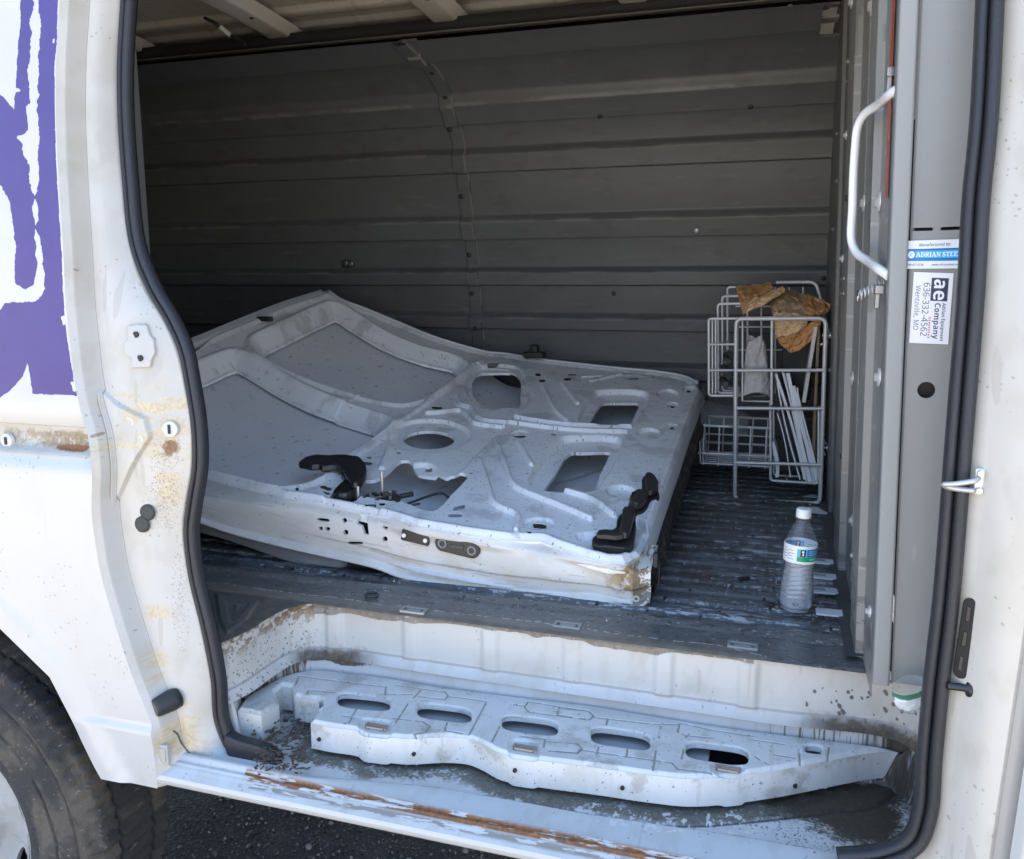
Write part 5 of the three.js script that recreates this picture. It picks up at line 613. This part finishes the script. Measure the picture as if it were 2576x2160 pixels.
  const lowP = smoothPts([[-1.62, -.56], [-1.45, -.545], [-1.2, -.53], [-.93, -.51], [-.905, -.53], [-.93, -.8], [-1.0, -1.2], [-1.62, -1.2]], 3, true), lp = sdPoly(lowP.map(p => [p[0], p[1]]));
  const PY = (x, z) => FL + .012 + .055 * ss(-.90, -1.45, x) + .004 * Math.sin(x * 9);
  single('sheet_panel', sheet({ us: lin(-1.66, -.88, 140), vs: lin(-1.25, -.48, 120), pos: (x, z) => { const e = -lp(x, z, .1); return [x, PY(x, z) + .010 * ss(.028, .020, e) * ss(-.001, .010, e) - .006 * ss(.006, 0, e), z]; }, cut: (x, z) => -lp(x, z, .3), rim: .012, rimDir: [0, -1, 0] }), M([.34, .35, .36], .4, { bumpMap: fineGrain, bumpScale: .0005 }), 'grey sheet steel panel lying on the floor under the van door', 'steel panel');
}

// ------------------------------------------------------------------ wire literature rack hung on the partition, with what is in it
const mWire = M([.62, .62, .61], .35, { metalness: .2 });
const P3 = p => [p.x, p.y, p.z];
const rz = -1.42, K = (px, py, z = rz) => P3(onZ(px, py, z));
const loopPts = (pts, r, closed = true) => { // polyline with rounded corners
  const o = [], n = pts.length; for (let i = 0; i < n; i++) { if (!closed && (i === 0 || i === n - 1)) { o.push(pts[i]); continue; } const a = new THREE.Vector3(...pts[(i + n - 1) % n]), b = new THREE.Vector3(...pts[i]), c = new THREE.Vector3(...pts[(i + 1) % n]), u = a.clone().sub(b).normalize(), v = c.clone().sub(b).normalize(), k = Math.min(r, a.distanceTo(b) / 2.2, c.distanceTo(b) / 2.2); for (let t = 0; t <= 6; t++) { const s = t / 6, p = b.clone().addScaledVector(u, k * (1 - s) * (1 - s)).addScaledVector(v, k * s * s); o.push([p.x, p.y, p.z]); } } if (closed) o.push(o[0].slice()); return o; };
const tube = (pts, r, n = 8) => { const c = new THREE.CurvePath(); const v = pts.map(p => new THREE.Vector3(...p)); for (let i = 0; i + 1 < v.length; i++) if (v[i].distanceTo(v[i + 1]) > 1e-5) c.add(new THREE.LineCurve3(v[i], v[i + 1])); // straight pieces, mitred by averaging
  const P = [v[0], ...v.slice(1).filter((p, i) => p.distanceTo(v[i]) > 1e-5)], out = []; let N = new THREE.Vector3(.31, .17, .93); const pos = [], idx = [];
  for (let i = 0; i < P.length; i++) { const T = P[Math.min(P.length - 1, i + 1)].clone().sub(P[Math.max(0, i - 1)]).normalize(); N = N.clone().addScaledVector(T, -N.dot(T)).normalize(); const B = new THREE.Vector3().crossVectors(T, N); for (let j = 0; j < n; j++) { const a = j / n * 6.28319; const q = P[i].clone().addScaledVector(N, Math.cos(a) * r).addScaledVector(B, Math.sin(a) * r); pos.push(q.x, q.y, q.z); } }
  for (let i = 0; i + 1 < P.length; i++) for (let j = 0; j < n; j++) { const a = i * n + j, b = i * n + (j + 1) % n; idx.push(a, b, a + n, b, b + n, a + n); }
  const g = new THREE.BufferGeometry(); g.setAttribute('position', new THREE.Float32BufferAttribute(pos, 3)); g.setAttribute('uv', new THREE.Float32BufferAttribute(new Float32Array(pos.length / 3 * 2), 2)); g.setIndex(idx); g.computeVertexNormals(); return g; };
{
  const rack = thing('wire_rack', 'grey wire literature rack bolted to the partition, stuffed with papers', 'rack');
  const bar = (name, pts, r = .0035) => part(rack, name, tube(pts, r), mWire);
  bar('front_frame', loopPts([K(1852, 801), K(2078, 801), K(2062, 1267), K(1848, 1256)], .02), .0062);
  for (const [a, b, c, d] of [[1852, 931, 2073, 931], [1851, 1026, 2070, 1028], [1850, 1163, 2066, 1169]]) bar('cross_bar', [K(a, b, rz + .004), K(c, d, rz + .004)], .0048);
  bar('upright', [K(1942, 806), K(1940, 1018)], .0042); bar('upright', [K(1868, 806, rz - .02), K(1867, 1008, rz - .02), K(1936, 1010, rz - .02), K(1936, 1022, rz - .02)], .003);
  bar('lower_tray', loopPts([K(1938, 1022, rz - .01), K(1938, 1208, rz - .01), K(2058, 1216, rz - .01), K(2060, 1022, rz - .01)], .01, false), .004); bar('lower_tray', loopPts([K(1946, 1030, rz - .10), K(1946, 1195, rz - .10), K(2050, 1200, rz - .10), K(2052, 1030, rz - .10)], .01, false), .0035);
  for (const k of [1942, 1980, 2018, 2056]) bar('tray_wire', [K(k, 1210, rz - .01), K(k - 2, 1197, rz - .1)], .0028);
  // stepped loops behind the front frame, on the left
  const loops = [[1783, 801, 995, rz - .02], [1806, 764, 988, rz - .075], [1817, 745, 982, rz - .13], [1830, 722, 976, rz - .19]];
  loops.forEach(([x, t, b, z], i) => bar('side_loop', loopPts([K(1860, b, z), K(x, b, z), K(x, t, z), K(1862 + i * 6, t - i * .5, z)], .010, false), .004));
  for (const y of [866, 931]) bar('side_wire', [K(1783, y, rz - .02), K(1852, y, rz)], .0035);
  for (const y of [866, 932, 990]) bar('side_wire', [K(1784, y, rz - .02), K(1830, y * .93 + 52, rz - .19)], .0026);
  for (const x of [1792, 1800]) bar('side_wire', [K(x, 803, rz - .03), K(x, 990, rz - .03)], .0028);
  bar('back_frame', loopPts([K(1952, 710, rz - .2), K(2052, 709, rz - .2), K(2066, 760, rz - .2), K(2086, 850, rz - .12)], .02, false), .005);
  for (const y of [770, 822, 880]) bar('back_wire', [K(1850, y, rz - .19), K(2050, y, rz - .19)], .0028); for (const x of [1880, 1915, 1950, 1985, 2020]) bar('back_wire', [K(x, 722, rz - .195), K(x, 990, rz - .195)], .0028);
  // standoffs to the partition
  for (const [px, py] of [[2068, 843], [2062, 1125]]) { const a = K(px, py, rz - .03), b = K(px + 50, py, rz - .03); const g = tube([[a[0], a[1], a[2]], [a[0] + .022, a[1], a[2]]], .0035), h = tube([[a[0] + .018, a[1], a[2]], [partX(a[1], a[2]) + .004, a[1], a[2]]], .010, 14); part(rack, 'standoff', merge([g, h]), mSteel); part(rack, 'hook', tube([[a[0] + .006, a[1] + .03, a[2]], [a[0] + .016, a[1] + .012, a[2]], [a[0] + .004, a[1] + .004, a[2]], [a[0] + .016, a[1] - .02, a[2]], [a[0] - .004, a[1] - .026, a[2]]], .0035), mWire); }
  // -------------------------------------------------------------- grid basket behind it, low down
  const bk = rack; const bw = (n, pts, r = .0028) => part(bk, n, tube(pts, r, 6), mWire);
  const z0 = -1.47, z1 = -1.66, xl = onZ(1757, 1110, z0).x, xr = onZ(1938, 1110, z0).x, yt = onZ(1800, 1071, z0).y, ym = onZ(1800, 1141, z0).y, yb = onZ(1800, 1166, z0).y;
  for (const y of [yt, ym]) bw('basket_rim', [[xl, y, z0], [xr, y, z0], [xr, y, z1], [xl, y, z1], [xl, y, z0]], .0042);
  bw('basket_rim', [[xl + .01, yb, z0], [xr, yb, z0]], .0035);
  for (let i = 0; i <= 4; i++) { const x = mix(xl + .015, xr - .012, i / 4); bw('basket_wire', [[x, yt, z0], [x, yb - .006, z0]]); bw('basket_wire', [[x, yb, z0], [x, yb, z1], [x, yt, z1]]); }
  for (let i = 1; i <= 5; i++) bw('basket_wire', [[xl + .01, yb, mix(z0, z1, i / 6)], [xr, yb, mix(z0, z1, i / 6)]]);
  for (let i = 0; i <= 3; i++) { bw('basket_wire', [[xl, yt, mix(z0, z1, i / 3)], [xl + .008, yb, mix(z0, z1, i / 3)]]); bw('basket_wire', [[xl, mix(yb, yt, i / 4), z1], [xr, mix(yb, yt, i / 4), z1]]); }
  single('black_filler', merge([bx(.085, .23, .05, onZ(2005, 900, rz - .13).x, onZ(2005, 905, rz - .13).y, rz - .13, .004)]), M([.016, .016, .018], .6), 'black folder added behind the papers to darken the rack', 'filler');  // plain black box added so the inside of the rack looks dark
  // -------------------------------------------------------------- letters leaning in the lower tray
  const tones = [[.78, .79, .80], [.70, .71, .73], [.82, .82, .82], [.6, .61, .63], [.76, .77, .78]];
  const slips = [[1948, 940, 2020, 1205, .007], [1961, 935, 2030, 1208, .005], [1972, 940, 2038, 1210, .010], [1985, 950, 2044, 1212, .004], [1994, 970, 2048, 1212, .011], [2008, 985, 2052, 1214, .005], [1940, 1110, 1948, 1200, .010], [1950, 1040, 1990, 1200, .003], [1966, 938, 2034, 1209, .003], [2001, 975, 2050, 1213, .004], [1956, 960, 2008, 1206, .004]];
  const words = ['leftmost of the long letters in the lower tray of the rack', 'second long letter from the left in the rack tray', 'thick white letter third from the left in the rack tray', 'thin letter between the two thickest in the rack tray', 'thickest bright letter in the middle of the rack tray', 'long letter at the right end of the leaning bundle', 'short white card standing at the left of the rack tray', 'thin dark-edged sheet behind the short white card', 'thin sheet pressed against the thick third letter in the rack', 'thin sheet just right of the thickest letter in the rack', 'thin sheet between the two leftmost letters in the rack'];
  slips.forEach(([a, b, c, d, th], i) => { const t0 = K(a, b, rz - .02), t1 = K(c, d, rz - .02), L = Math.hypot(t1[0] - t0[0], t1[1] - t0[1]), ang = Math.atan2(t1[1] - t0[1], t1[0] - t0[0]); const g = sheet({ us: lin(0, L, 14), vs: lin(0, 1, 3), pos: (u, v) => { const w = .006 * Math.sin(u / L * 3 + i), q = [u, w + (v === 0 || v === 1 ? 0 : 0)]; return [0, 0, 0].map((_, k) => k === 0 ? t0[0] + Math.cos(ang) * u - Math.sin(ang) * w : k === 1 ? t0[1] + Math.sin(ang) * u + Math.cos(ang) * w : rz - .012 - .10 * v - i * .0006); } });
    const p2 = g.attributes.position, solid = []; const nx = -Math.sin(ang) * th, ny = Math.cos(ang) * th; const g2 = g.clone(); const q = g2.attributes.position; for (let k = 0; k < q.count; k++) q.setXY(k, q.getX(k) + nx, q.getY(k) + ny); solid.push(g, g2);
    const edge = (v) => sheet({ us: lin(0, L, 14), vs: [0, 1], pos: (u, s) => { const w = .006 * Math.sin(u / L * 3 + i); return [t0[0] + Math.cos(ang) * u - Math.sin(ang) * w + nx * s, t0[1] + Math.sin(ang) * u + Math.cos(ang) * w + ny * s, rz - .012 - .10 * v - i * .0006]; } }); solid.push(edge(0), edge(1));
    single('letter', merge(solid), M(tones[i % 5], .7), words[i], 'letter', 'letters in the rack'); });
  { const t0 = K(2052, 822, rz - .015), t1 = K(2022, 1012, rz - .015), t2 = K(2040, 1135, rz - .03); const mk = (a, b, th, c, label, name) => { const dx = b[0] - a[0], dy = b[1] - a[1], L = Math.hypot(dx, dy); const g = new RoundedBoxGeometry(th, L, .09, 2, .001); g.rotateZ(Math.atan2(dy, dx) + Math.PI / 2); g.translate((a[0] + b[0]) / 2, (a[1] + b[1]) / 2, a[2] - .045); return single(name, g, M(c, .75), label, name === 'letter' ? 'letter' : 'cardboard'); };
    mk(t0, t1, .010, [.62, .60, .56], 'white-edged magazine leaning upright at the right of the rack', 'letter'); mk([t0[0] + .008, t0[1] - .01, t0[2] - .01], [t2[0] + .006, t2[1], t2[2]], .008, [.22, .16, .10], 'brown cardboard backing upright beside the right rack post', 'cardboard_strip'); }
  // -------------------------------------------------------------- torn cardboard on top
  const board = (rows, name, label, cols, nz = .05) => { // rows: lists of [px, py, dz]
    const R = rows.map(r => r.map(([a, b, z]) => K(a, b, rz + z))), nu = 44, nv = 30, C = R.map(r => new THREE.CatmullRomCurve3(r.map(p => new THREE.Vector3(...p)), false, 'centripetal'));
    const pos = (u, v) => { const pts = C.map(c => c.getPoint(u)), k = v * (pts.length - 1), i = Math.min(pts.length - 2, Math.floor(k)), f = k - i, p = pts[i].clone().lerp(pts[i + 1], f); p.z += .026 * (fbm(u * 5 + p.x * 40, v * 5, 3) - .5); p.y += .012 * (fbm(u * 7, v * 7 + p.x * 30, 3) - .5); return [p.x, p.y, p.z]; };
    const us = lin(0, 1, nu), vs = lin(0, 1, nv), a = sheet({ us, vs, pos }), b = sheet({ us, vs, pos: (u, v) => { const p = pos(u, v); return [p[0], p[1] - .002, p[2] - .003]; } }), rim = []; for (const [q, w] of [[0, 0], [1, 0], [0, 1], [1, 1]]) rim.push(sheet({ us, vs: [0, 1], pos: (u, s) => { const p = w ? pos(u, q) : pos(q, u); return [p[0], p[1] - .002 * s, p[2] - .003 * s]; } }));
    const tx = paint(128, 128, [0, 1], [0, 1], (u, v) => { let c = mixc(cols[0], cols[1], ss(.35, .65, fbm(u * 5, v * 5, 3))); if (Math.abs((v * 22) % 1 - .5) < .1) c = c.map(x => x * .93); if (fbm(u * 30, v * 30, 2) > .72) c = c.map(x => x * .75); return c; });
    return single(name, merge([a, b, ...rim]), M([1, 1, 1], .85, { map: tx }), label, 'cardboard', 'torn cardboard in the rack'); };
  const tan = [[.62, .33, .135], [.50, .25, .09]], pale = [[.74, .52, .30], [.62, .41, .21]], dull = [[.44, .30, .17], [.34, .22, .115]];
  board([[[1850, 718, -.16], [1885, 715, -.17], [1915, 712, -.17], [1938, 708, -.17]], [[1858, 748, -.09], [1885, 742, -.10], [1915, 738, -.11], [1946, 730, -.12]], [[1868, 790, -.03], [1880, 762, -.05], [1905, 748, -.08], [1950, 733, -.11]]], 'cardboard_piece', 'bent tan cardboard flap on the top left of the rack', tan);
  board([[[1868, 788, -.028], [1880, 762, -.045], [1905, 746, -.06], [1945, 732, -.08], [1968, 719, -.09]], [[1871, 786, -.02], [1886, 768, -.03], [1912, 755, -.045], [1948, 742, -.06], [1974, 728, -.08]], [[1874, 788, -.018], [1892, 776, -.024], [1920, 764, -.035], [1950, 748, -.05], [1974, 733, -.075]]], 'cardboard_piece', 'pale curled cardboard edge hanging over the top of the rack', pale);
  board([[[1936, 754, -.12], [1970, 728, -.14], [2010, 735, -.15], [2045, 745, -.15]], [[1938, 770, -.07], [1970, 755, -.08], [2015, 762, -.08], [2050, 770, -.08]], [[1944, 792, -.03], [1975, 790, -.03], [2010, 792, -.03], [2046, 795, -.03]]], 'cardboard_piece', 'crumpled brown cardboard heap in the middle of the rack top', dull);
  board([[[2018, 743, -.11], [2045, 745, -.12], [2070, 755, -.11], [2092, 766, -.10]], [[2020, 768, -.06], [2045, 772, -.06], [2068, 778, -.06], [2086, 780, -.06]], [[2022, 792, -.03], [2044, 792, -.03], [2062, 790, -.035], [2078, 786, -.045]]], 'cardboard_piece', 'rust brown cardboard flap at the top right of the rack', tan);
  board([[[1945, 788, -.02], [1965, 784, -.016], [1990, 785, -.014], [2034, 796, -.02]], [[1948, 820, -.012], [1970, 816, -.010], [2000, 812, -.010], [2032, 806, -.016]], [[1952, 848, -.012], [1980, 842, -.008], [2008, 832, -.010], [2030, 812, -.016]]], 'cardboard_piece', 'pale torn cardboard strip behind the top bar of the rack', pale);
  board([[[1952, 845, -.02], [1985, 838, -.018], [2015, 822, -.018], [2066, 800, -.025]], [[1960, 862, -.018], [1986, 862, -.015], [2020, 848, -.016], [2064, 815, -.024]], [[1972, 872, -.020], [1988, 886, -.016], [2020, 872, -.018], [2058, 838, -.024]]], 'cardboard_piece', 'orange brown cardboard pocket hanging to a point inside the rack', tan);
  // -------------------------------------------------------------- wrapped papers and rolls
  { const c0 = K(1905, 860, rz - .04), c1 = K(1912, 985, rz - .03); const pos = (a, t) => { const cx = mix(c0[0] - .006, c1[0] - .012, t), cy = mix(c0[1] + .01, c1[1] - .008, t), r = .022 + .018 * t + .012 * (fbm(a * 1.6, t * 5, 3) - .5); return [cx + Math.cos(a) * r * 1.05, cy + .008 * Math.sin(a * 2 + t * 5), c0[2] + Math.sin(a) * r * .8 + .012 * (fbm(a * 3, t * 9 + 3, 3) - .5)]; };
    single('paper_bundle', sheet({ us: lin(0, 6.28, 60), vs: lin(0, 1, 50), pos }), M([.50, .475, .46], .8), 'crumpled greyish paper wrapping standing in the left bay of the rack', 'paper');
    const f0 = K(1870, 985, rz - .01); single('folded_paper', sheet({ us: lin(0, 1, 30), vs: lin(0, 1, 12), pos: (u, v) => { const a = -2.6 + u * 3.4; const p = K(1902, 975, rz - .012); return [p[0] + Math.cos(a) * .034 + .012 * u, p[1] + Math.sin(a) * .026 + .004 * (fbm(u * 8, v * 4, 2) - .5), p[2] - .07 * v]; } }), M([.48, .455, .44], .8), 'folded grey paper curled open at the bottom of the rack bay', 'paper'); }
  const roll = (px, py, r, turns, z, label) => { const c = K(px, py, z), P = []; for (let i = 0; i <= 70; i++) { const a = i / 70 * 6.283 * turns, q = r * (1 - .62 * i / 70); P.push([c[0] + Math.cos(a + 1) * q, c[1] + Math.sin(a + 1) * q]); } const g = sheet({ us: lin(0, 70, 70), vs: lin(0, 1, 2), pos: (u, v) => { const i = Math.round(u); return [P[i][0], P[i][1], z - .13 * v]; } }); single('paper_roll', g, M([.62, .60, .59], .8), label, 'paper roll', 'rolled papers in the rack'); };
  roll(1827, 958, .022, 3, rz - .04, 'lowest paper roll seen end on in the left loops of the rack'); roll(1828, 928, .021, 2, rz - .05, 'middle paper roll lying on the lowest roll in the rack'); roll(1832, 898, .018, 2, rz - .06, 'topmost paper roll in the left loops of the rack');
  // clear plastic bag over the basket
  { const a = K(1765, 1000, -1.46), b = K(1880, 1090, -1.46); const pos = (u, v) => { const x = mix(a[0], b[0], u), top = mix(a[1], b[1] + .055, Math.pow(u, .6)), bot = b[1] + .03 * (1 - u) - .01 * Math.sin(u * 9); return [x, mix(top, bot, v), -1.452 - .08 * Math.sin(u * 3) * (1 - v) + .022 * (fbm(u * 7, v * 7, 3) - .5)]; };
    single('plastic_bag', sheet({ us: lin(0, 1, 50), vs: lin(0, 1, 40), pos }), M([.86, .9, .92], .12, { transmission: .88, thickness: 0 }), 'crumpled clear plastic bag slumped over the wire basket', 'plastic bag'); }
}
// ------------------------------------------------------------------ water bottle on the floor
{
  const base = onY(1999, 1541, FL), by = FL + .007, bt = thing('water_bottle', 'clear half litre water bottle with a green and blue label standing on the floor', 'bottle', null, [base.x, by, base.z]);
  const prof = [[.0, .004], [.012, .002], [.024, 0], [.029, .003], [.0315, .010], [.0325, .022], [.0322, .040], [.031, .058], [.0295, .070], [.0282, .080], [.0268, .088], [.0275, .093], [.0282, .098], [.0288, .102], [.0305, .104], [.0312, .106], [.0312, .138], [.0308, .142], [.0285, .150], [.024, .162], [.0185, .173], [.0145, .180], [.0128, .184], [.0128, .188], [.0150, .1885], [.0150, .1905], [.0122, .191], [.0118, .197]];
  const R = table(prof.map(([r, y]) => [y, r]).filter((p, i, a) => i === 0 || p[0] > a[i - 1][0] || true)), wall = (k, y1) => sheet({ us: lin(0, 6.28319, 96), vs: denser([[.0005], lin(.003, .02, 8), lin(.02, .102, 60), lin(.102, y1, 40)]), pos: (a, y) => { let r = R(y) * k; if (y > .03 && y < .1) r += .0007 * Math.sin(y * 620 + 2.2 * Math.sin(a * 2 + y * 40) + a); if (y < .02) r -= .0025 * ss(.02, .004, y) * (.5 + .5 * Math.cos(a * 5)); if (y > .145 && y < .18) r -= .0012 * (.5 + .5 * Math.cos(a * 6)); return [Math.cos(a) * r, y, Math.sin(a) * r]; } });
  const pet = M([.95, .97, .99], .04, { transmission: .96, thickness: 0, ior: 1.5 });
  part(bt, 'bottle_wall', wall(1, .197), pet); const water = wall(.955, .098), lid = new THREE.CircleGeometry(.0265, 48); lid.rotateX(-Math.PI / 2); lid.translate(0, .098, 0);
  const foot = new THREE.CircleGeometry(.018, 40); foot.rotateX(Math.PI / 2); foot.translate(0, .003, 0);
  part(bt, 'water', merge([water, lid, foot]), M([.95, .97, .99], .16, { transmission: .76, thickness: .05, ior: 1.33 }));
  const cap = new THREE.LatheGeometry([[0, .2095], [.0125, .2095], [.0140, .208], [.0143, .205], [.0143, .1925], [.0135, .1915]].map(p => new THREE.Vector2(...p)), 40); part(bt, 'cap', cap, M([.82, .82, .80], .4));
  const cv = document.createElement('canvas'); cv.width = 1024; cv.height = 200; const g = cv.getContext('2d'); g.fillStyle = '#e9ecec'; g.fillRect(0, 0, 1024, 200);
  for (const o of [0, 512]) { g.fillStyle = '#58b7d4'; g.fillRect(o + 200, 30, 290, 90); g.fillStyle = '#2f74b8'; g.fillRect(o + 300, 34, 190, 82); g.fillStyle = '#1f9a6b'; g.fillRect(o + 200, 120, 290, 52); g.fillStyle = '#7fd0b4'; g.fillRect(o + 330, 136, 120, 20); g.fillStyle = '#16181c'; g.fillRect(o + 232, 38, 52, 78); g.fillStyle = '#eee'; g.fillRect(o + 246, 50, 22, 22); g.fillRect(o + 252, 80, 16, 24); g.fillStyle = '#9fc4dc'; for (let k = 0; k < 3; k++) g.fillRect(o + 316, 52 + k * 20, 140, 8); g.fillStyle = '#6d7378'; for (let k = 0; k < 8; k++) g.fillRect(o + 40 + (k % 2) * 60, 40 + k * 16, 50 + (k * 37) % 30, 6); g.fillStyle = '#c9cdd0'; g.fillRect(o + 24, 84, 40, 70); }
  const lt = new THREE.CanvasTexture(cv); lt.colorSpace = THREE.SRGBColorSpace; lt.wrapS = THREE.RepeatWrapping; const lg = new THREE.CylinderGeometry(.0318, .0318, .036, 64, 1, true); lg.rotateY(1.7); lg.translate(0, .1225, 0); part(bt, 'label', lg, M([1, 1, 1], .35, { map: lt }), 'paper label printed green, blue and white');
  bt.rotation.z = -.03; bt.scale.setScalar(.955);
}
// ------------------------------------------------------------------ small things on the floor
{
  const tag = (px, py, w, turn, label) => { const p = onY(px, py, FL + .008), sh = new THREE.Shape(); const h = .016; sh.moveTo(-w / 2 + .004, -h); sh.lineTo(w / 2 - .004, -h); sh.quadraticCurveTo(w / 2, -h, w / 2, -h + .004); sh.lineTo(w / 2, h - .004); sh.quadraticCurveTo(w / 2, h, w / 2 - .004, h); sh.lineTo(-w / 2 + .004, h); sh.quadraticCurveTo(-w / 2, h, -w / 2, h - .004); sh.lineTo(-w / 2, -h + .004); sh.quadraticCurveTo(-w / 2, -h, -w / 2 + .004, -h); const ho = new THREE.Path(); ho.absellipse(turn > 1.5 ? -w / 2 + .009 : w / 2 - .009, 0, .003, .0035, 0, 6.2832); sh.holes.push(ho);
    const g = new THREE.ExtrudeGeometry(sh, { depth: .002, bevelEnabled: true, bevelSize: .0006, bevelThickness: .0006 }); g.rotateX(-Math.PI / 2); g.rotateY(turn > 1.5 ? .02 : turn); const t = thing('plastic_tag', label, 'tag', 'white tags by the partition', [p.x, FL + .0075, p.z]); part(t, 'tag_body', g, M([.66, .68, .70], .4)); if (w > .05) { const q = bx(.026, .0008, .014, -.004, .0034, 0); q.rotateY(turn > 1.5 ? .02 : turn); part(t, 'printed_strip', q, M([.32, .35, .40], .6)); } };
  tag(2064, 1412, .062, .02, 'white plastic tag beside the bottle, level with its label'); tag(2066, 1449, .066, -.02, 'white plastic tag second from the back, beside the bottle waist'); tag(2064, 1485, .064, .06, 'white plastic tag beside the lower half of the bottle'); tag(2088, 1541, .05, 2, 'nearest white plastic tag lying by the partition foot');
  const q = onY(2048, 1295, FL); const ps = new THREE.Shape([[-.032, -.016], [.030, -.022], [.034, -.012], [.006, .028], [-.022, .020]].map(p => new THREE.Vector2(...p))); const pg = new THREE.ExtrudeGeometry(ps, { depth: .0012, bevelEnabled: false }); pg.rotateX(-Math.PI / 2 + .12); pg.translate(q.x, FL + .012, q.z); single('paper_scrap', pg, M([.66, .68, .69], .7), 'folded pale paper scrap on the floor behind the bottle cap', 'paper');
  const q2 = onY(2040, 1258, FL); const p2 = new THREE.Shape([[-.025, -.008], [.012, -.014], [.022, .004], [.0, .012]].map(p => new THREE.Vector2(...p))); const g2 = new THREE.ExtrudeGeometry(p2, { depth: .0012, bevelEnabled: false }); g2.rotateX(-Math.PI / 2 + .1); g2.translate(q2.x, FL + .012, q2.z); single('paper_scrap', g2, M([.5, .51, .5], .7), 'small torn paper under the right foot of the rack', 'paper');
  { const p = onY(1871, 1466, FL); const g = bx(.026, .008, .010, 0, 0, 0, .003); g.rotateY(.55); g.translate(p.x, FL + .010, p.z); single('plastic_clip', g, mPlastic, 'small black plastic clip on the open floor left of the bottle', 'clip'); }
  { const p = onY(1935, 1530, FL); const g = bx(.018, .006, .010, 0, 0, 0, .002); g.rotateY(-.3); g.translate(p.x, FL + .009, p.z); single('plastic_clip', g, mPlastic, 'tiny black scrap just left of the bottle base', 'clip'); }
  // crumbs and paint flakes
  const G = new THREE.TetrahedronGeometry(1, 0), N = 420, im = new THREE.InstancedMesh(G, M([1, 1, 1], .8), N), m4 = new THREE.Matrix4(), qq = new THREE.Quaternion(), e = new THREE.Euler(), col = new THREE.Color();
  for (let i = 0; i < N; i++) { const s = rr(.001, .0032), near = rnd() < .5; e.set(rr(0, 6), rr(0, 6), rr(0, 6)); qq.setFromEuler(e); m4.compose(new THREE.Vector3(near ? rr(-.12, .11) : rr(-.85, .11), FL + .006, near ? rr(-1.5, -.5) : rr(-1.6, -.34)), qq, new THREE.Vector3(s * 1.6, s * .5, s)); im.setMatrixAt(i, m4); const k = rnd() < .5 ? rr(.3, .6) : rr(.02, .08); col.setRGB(k, k * .98, k * .95); im.setColorAt(i, col); }
  im.name = 'floor_crumbs'; im.userData = { kind: 'stuff', label: 'paint flakes and crumbs scattered over the load floor', category: 'debris' }; im.castShadow = im.receiveShadow = true; scene.add(im);
  // crushed bottle jammed under the wing
  const c = onZ(2270, 1735, -.16), cb = thing('crushed_bottle', 'crushed clear bottle with a green label jammed under the partition wing', 'bottle', null, [c.x + .010, c.y - .008, c.z]); cb.scale.setScalar(.66); cb.rotation.set(.25, .4, .22);
  const wl = (t0, t1, k, a0 = 0, a1 = 6.28319) => sheet({ us: lin(a0, a1, 60), vs: lin(t0, t1, 24), pos: (a, t) => { const r = (.028 * Math.sqrt(Math.max(0, 1 - Math.pow(Math.max(0, t - .55) / .45, 2))) + .002) * k; return [Math.cos(a) * r * 1.12 + .010 * (fbm(a * 1.5, t * 5, 3) - .5), .036 - .078 * t + .004 * (fbm(a * 2, t * 8, 2) - .5), Math.sin(a) * r * .8 + .004 * (fbm(a * 3, t * 6, 2) - .5)]; } });
  part(cb, 'bottle_wall', wl(0, 1, 1), M([.92, .95, .95], .08, { transmission: .85, thickness: 0 })); part(cb, 'label', wl(.10, .34, 1.03, .9, 3.4), M([.06, .22, .14], .4)); part(cb, 'label_band', wl(.28, .66, 1.035, .4, 3.0), M([.72, .75, .78], .35));
}
renderer.render(scene, camera);
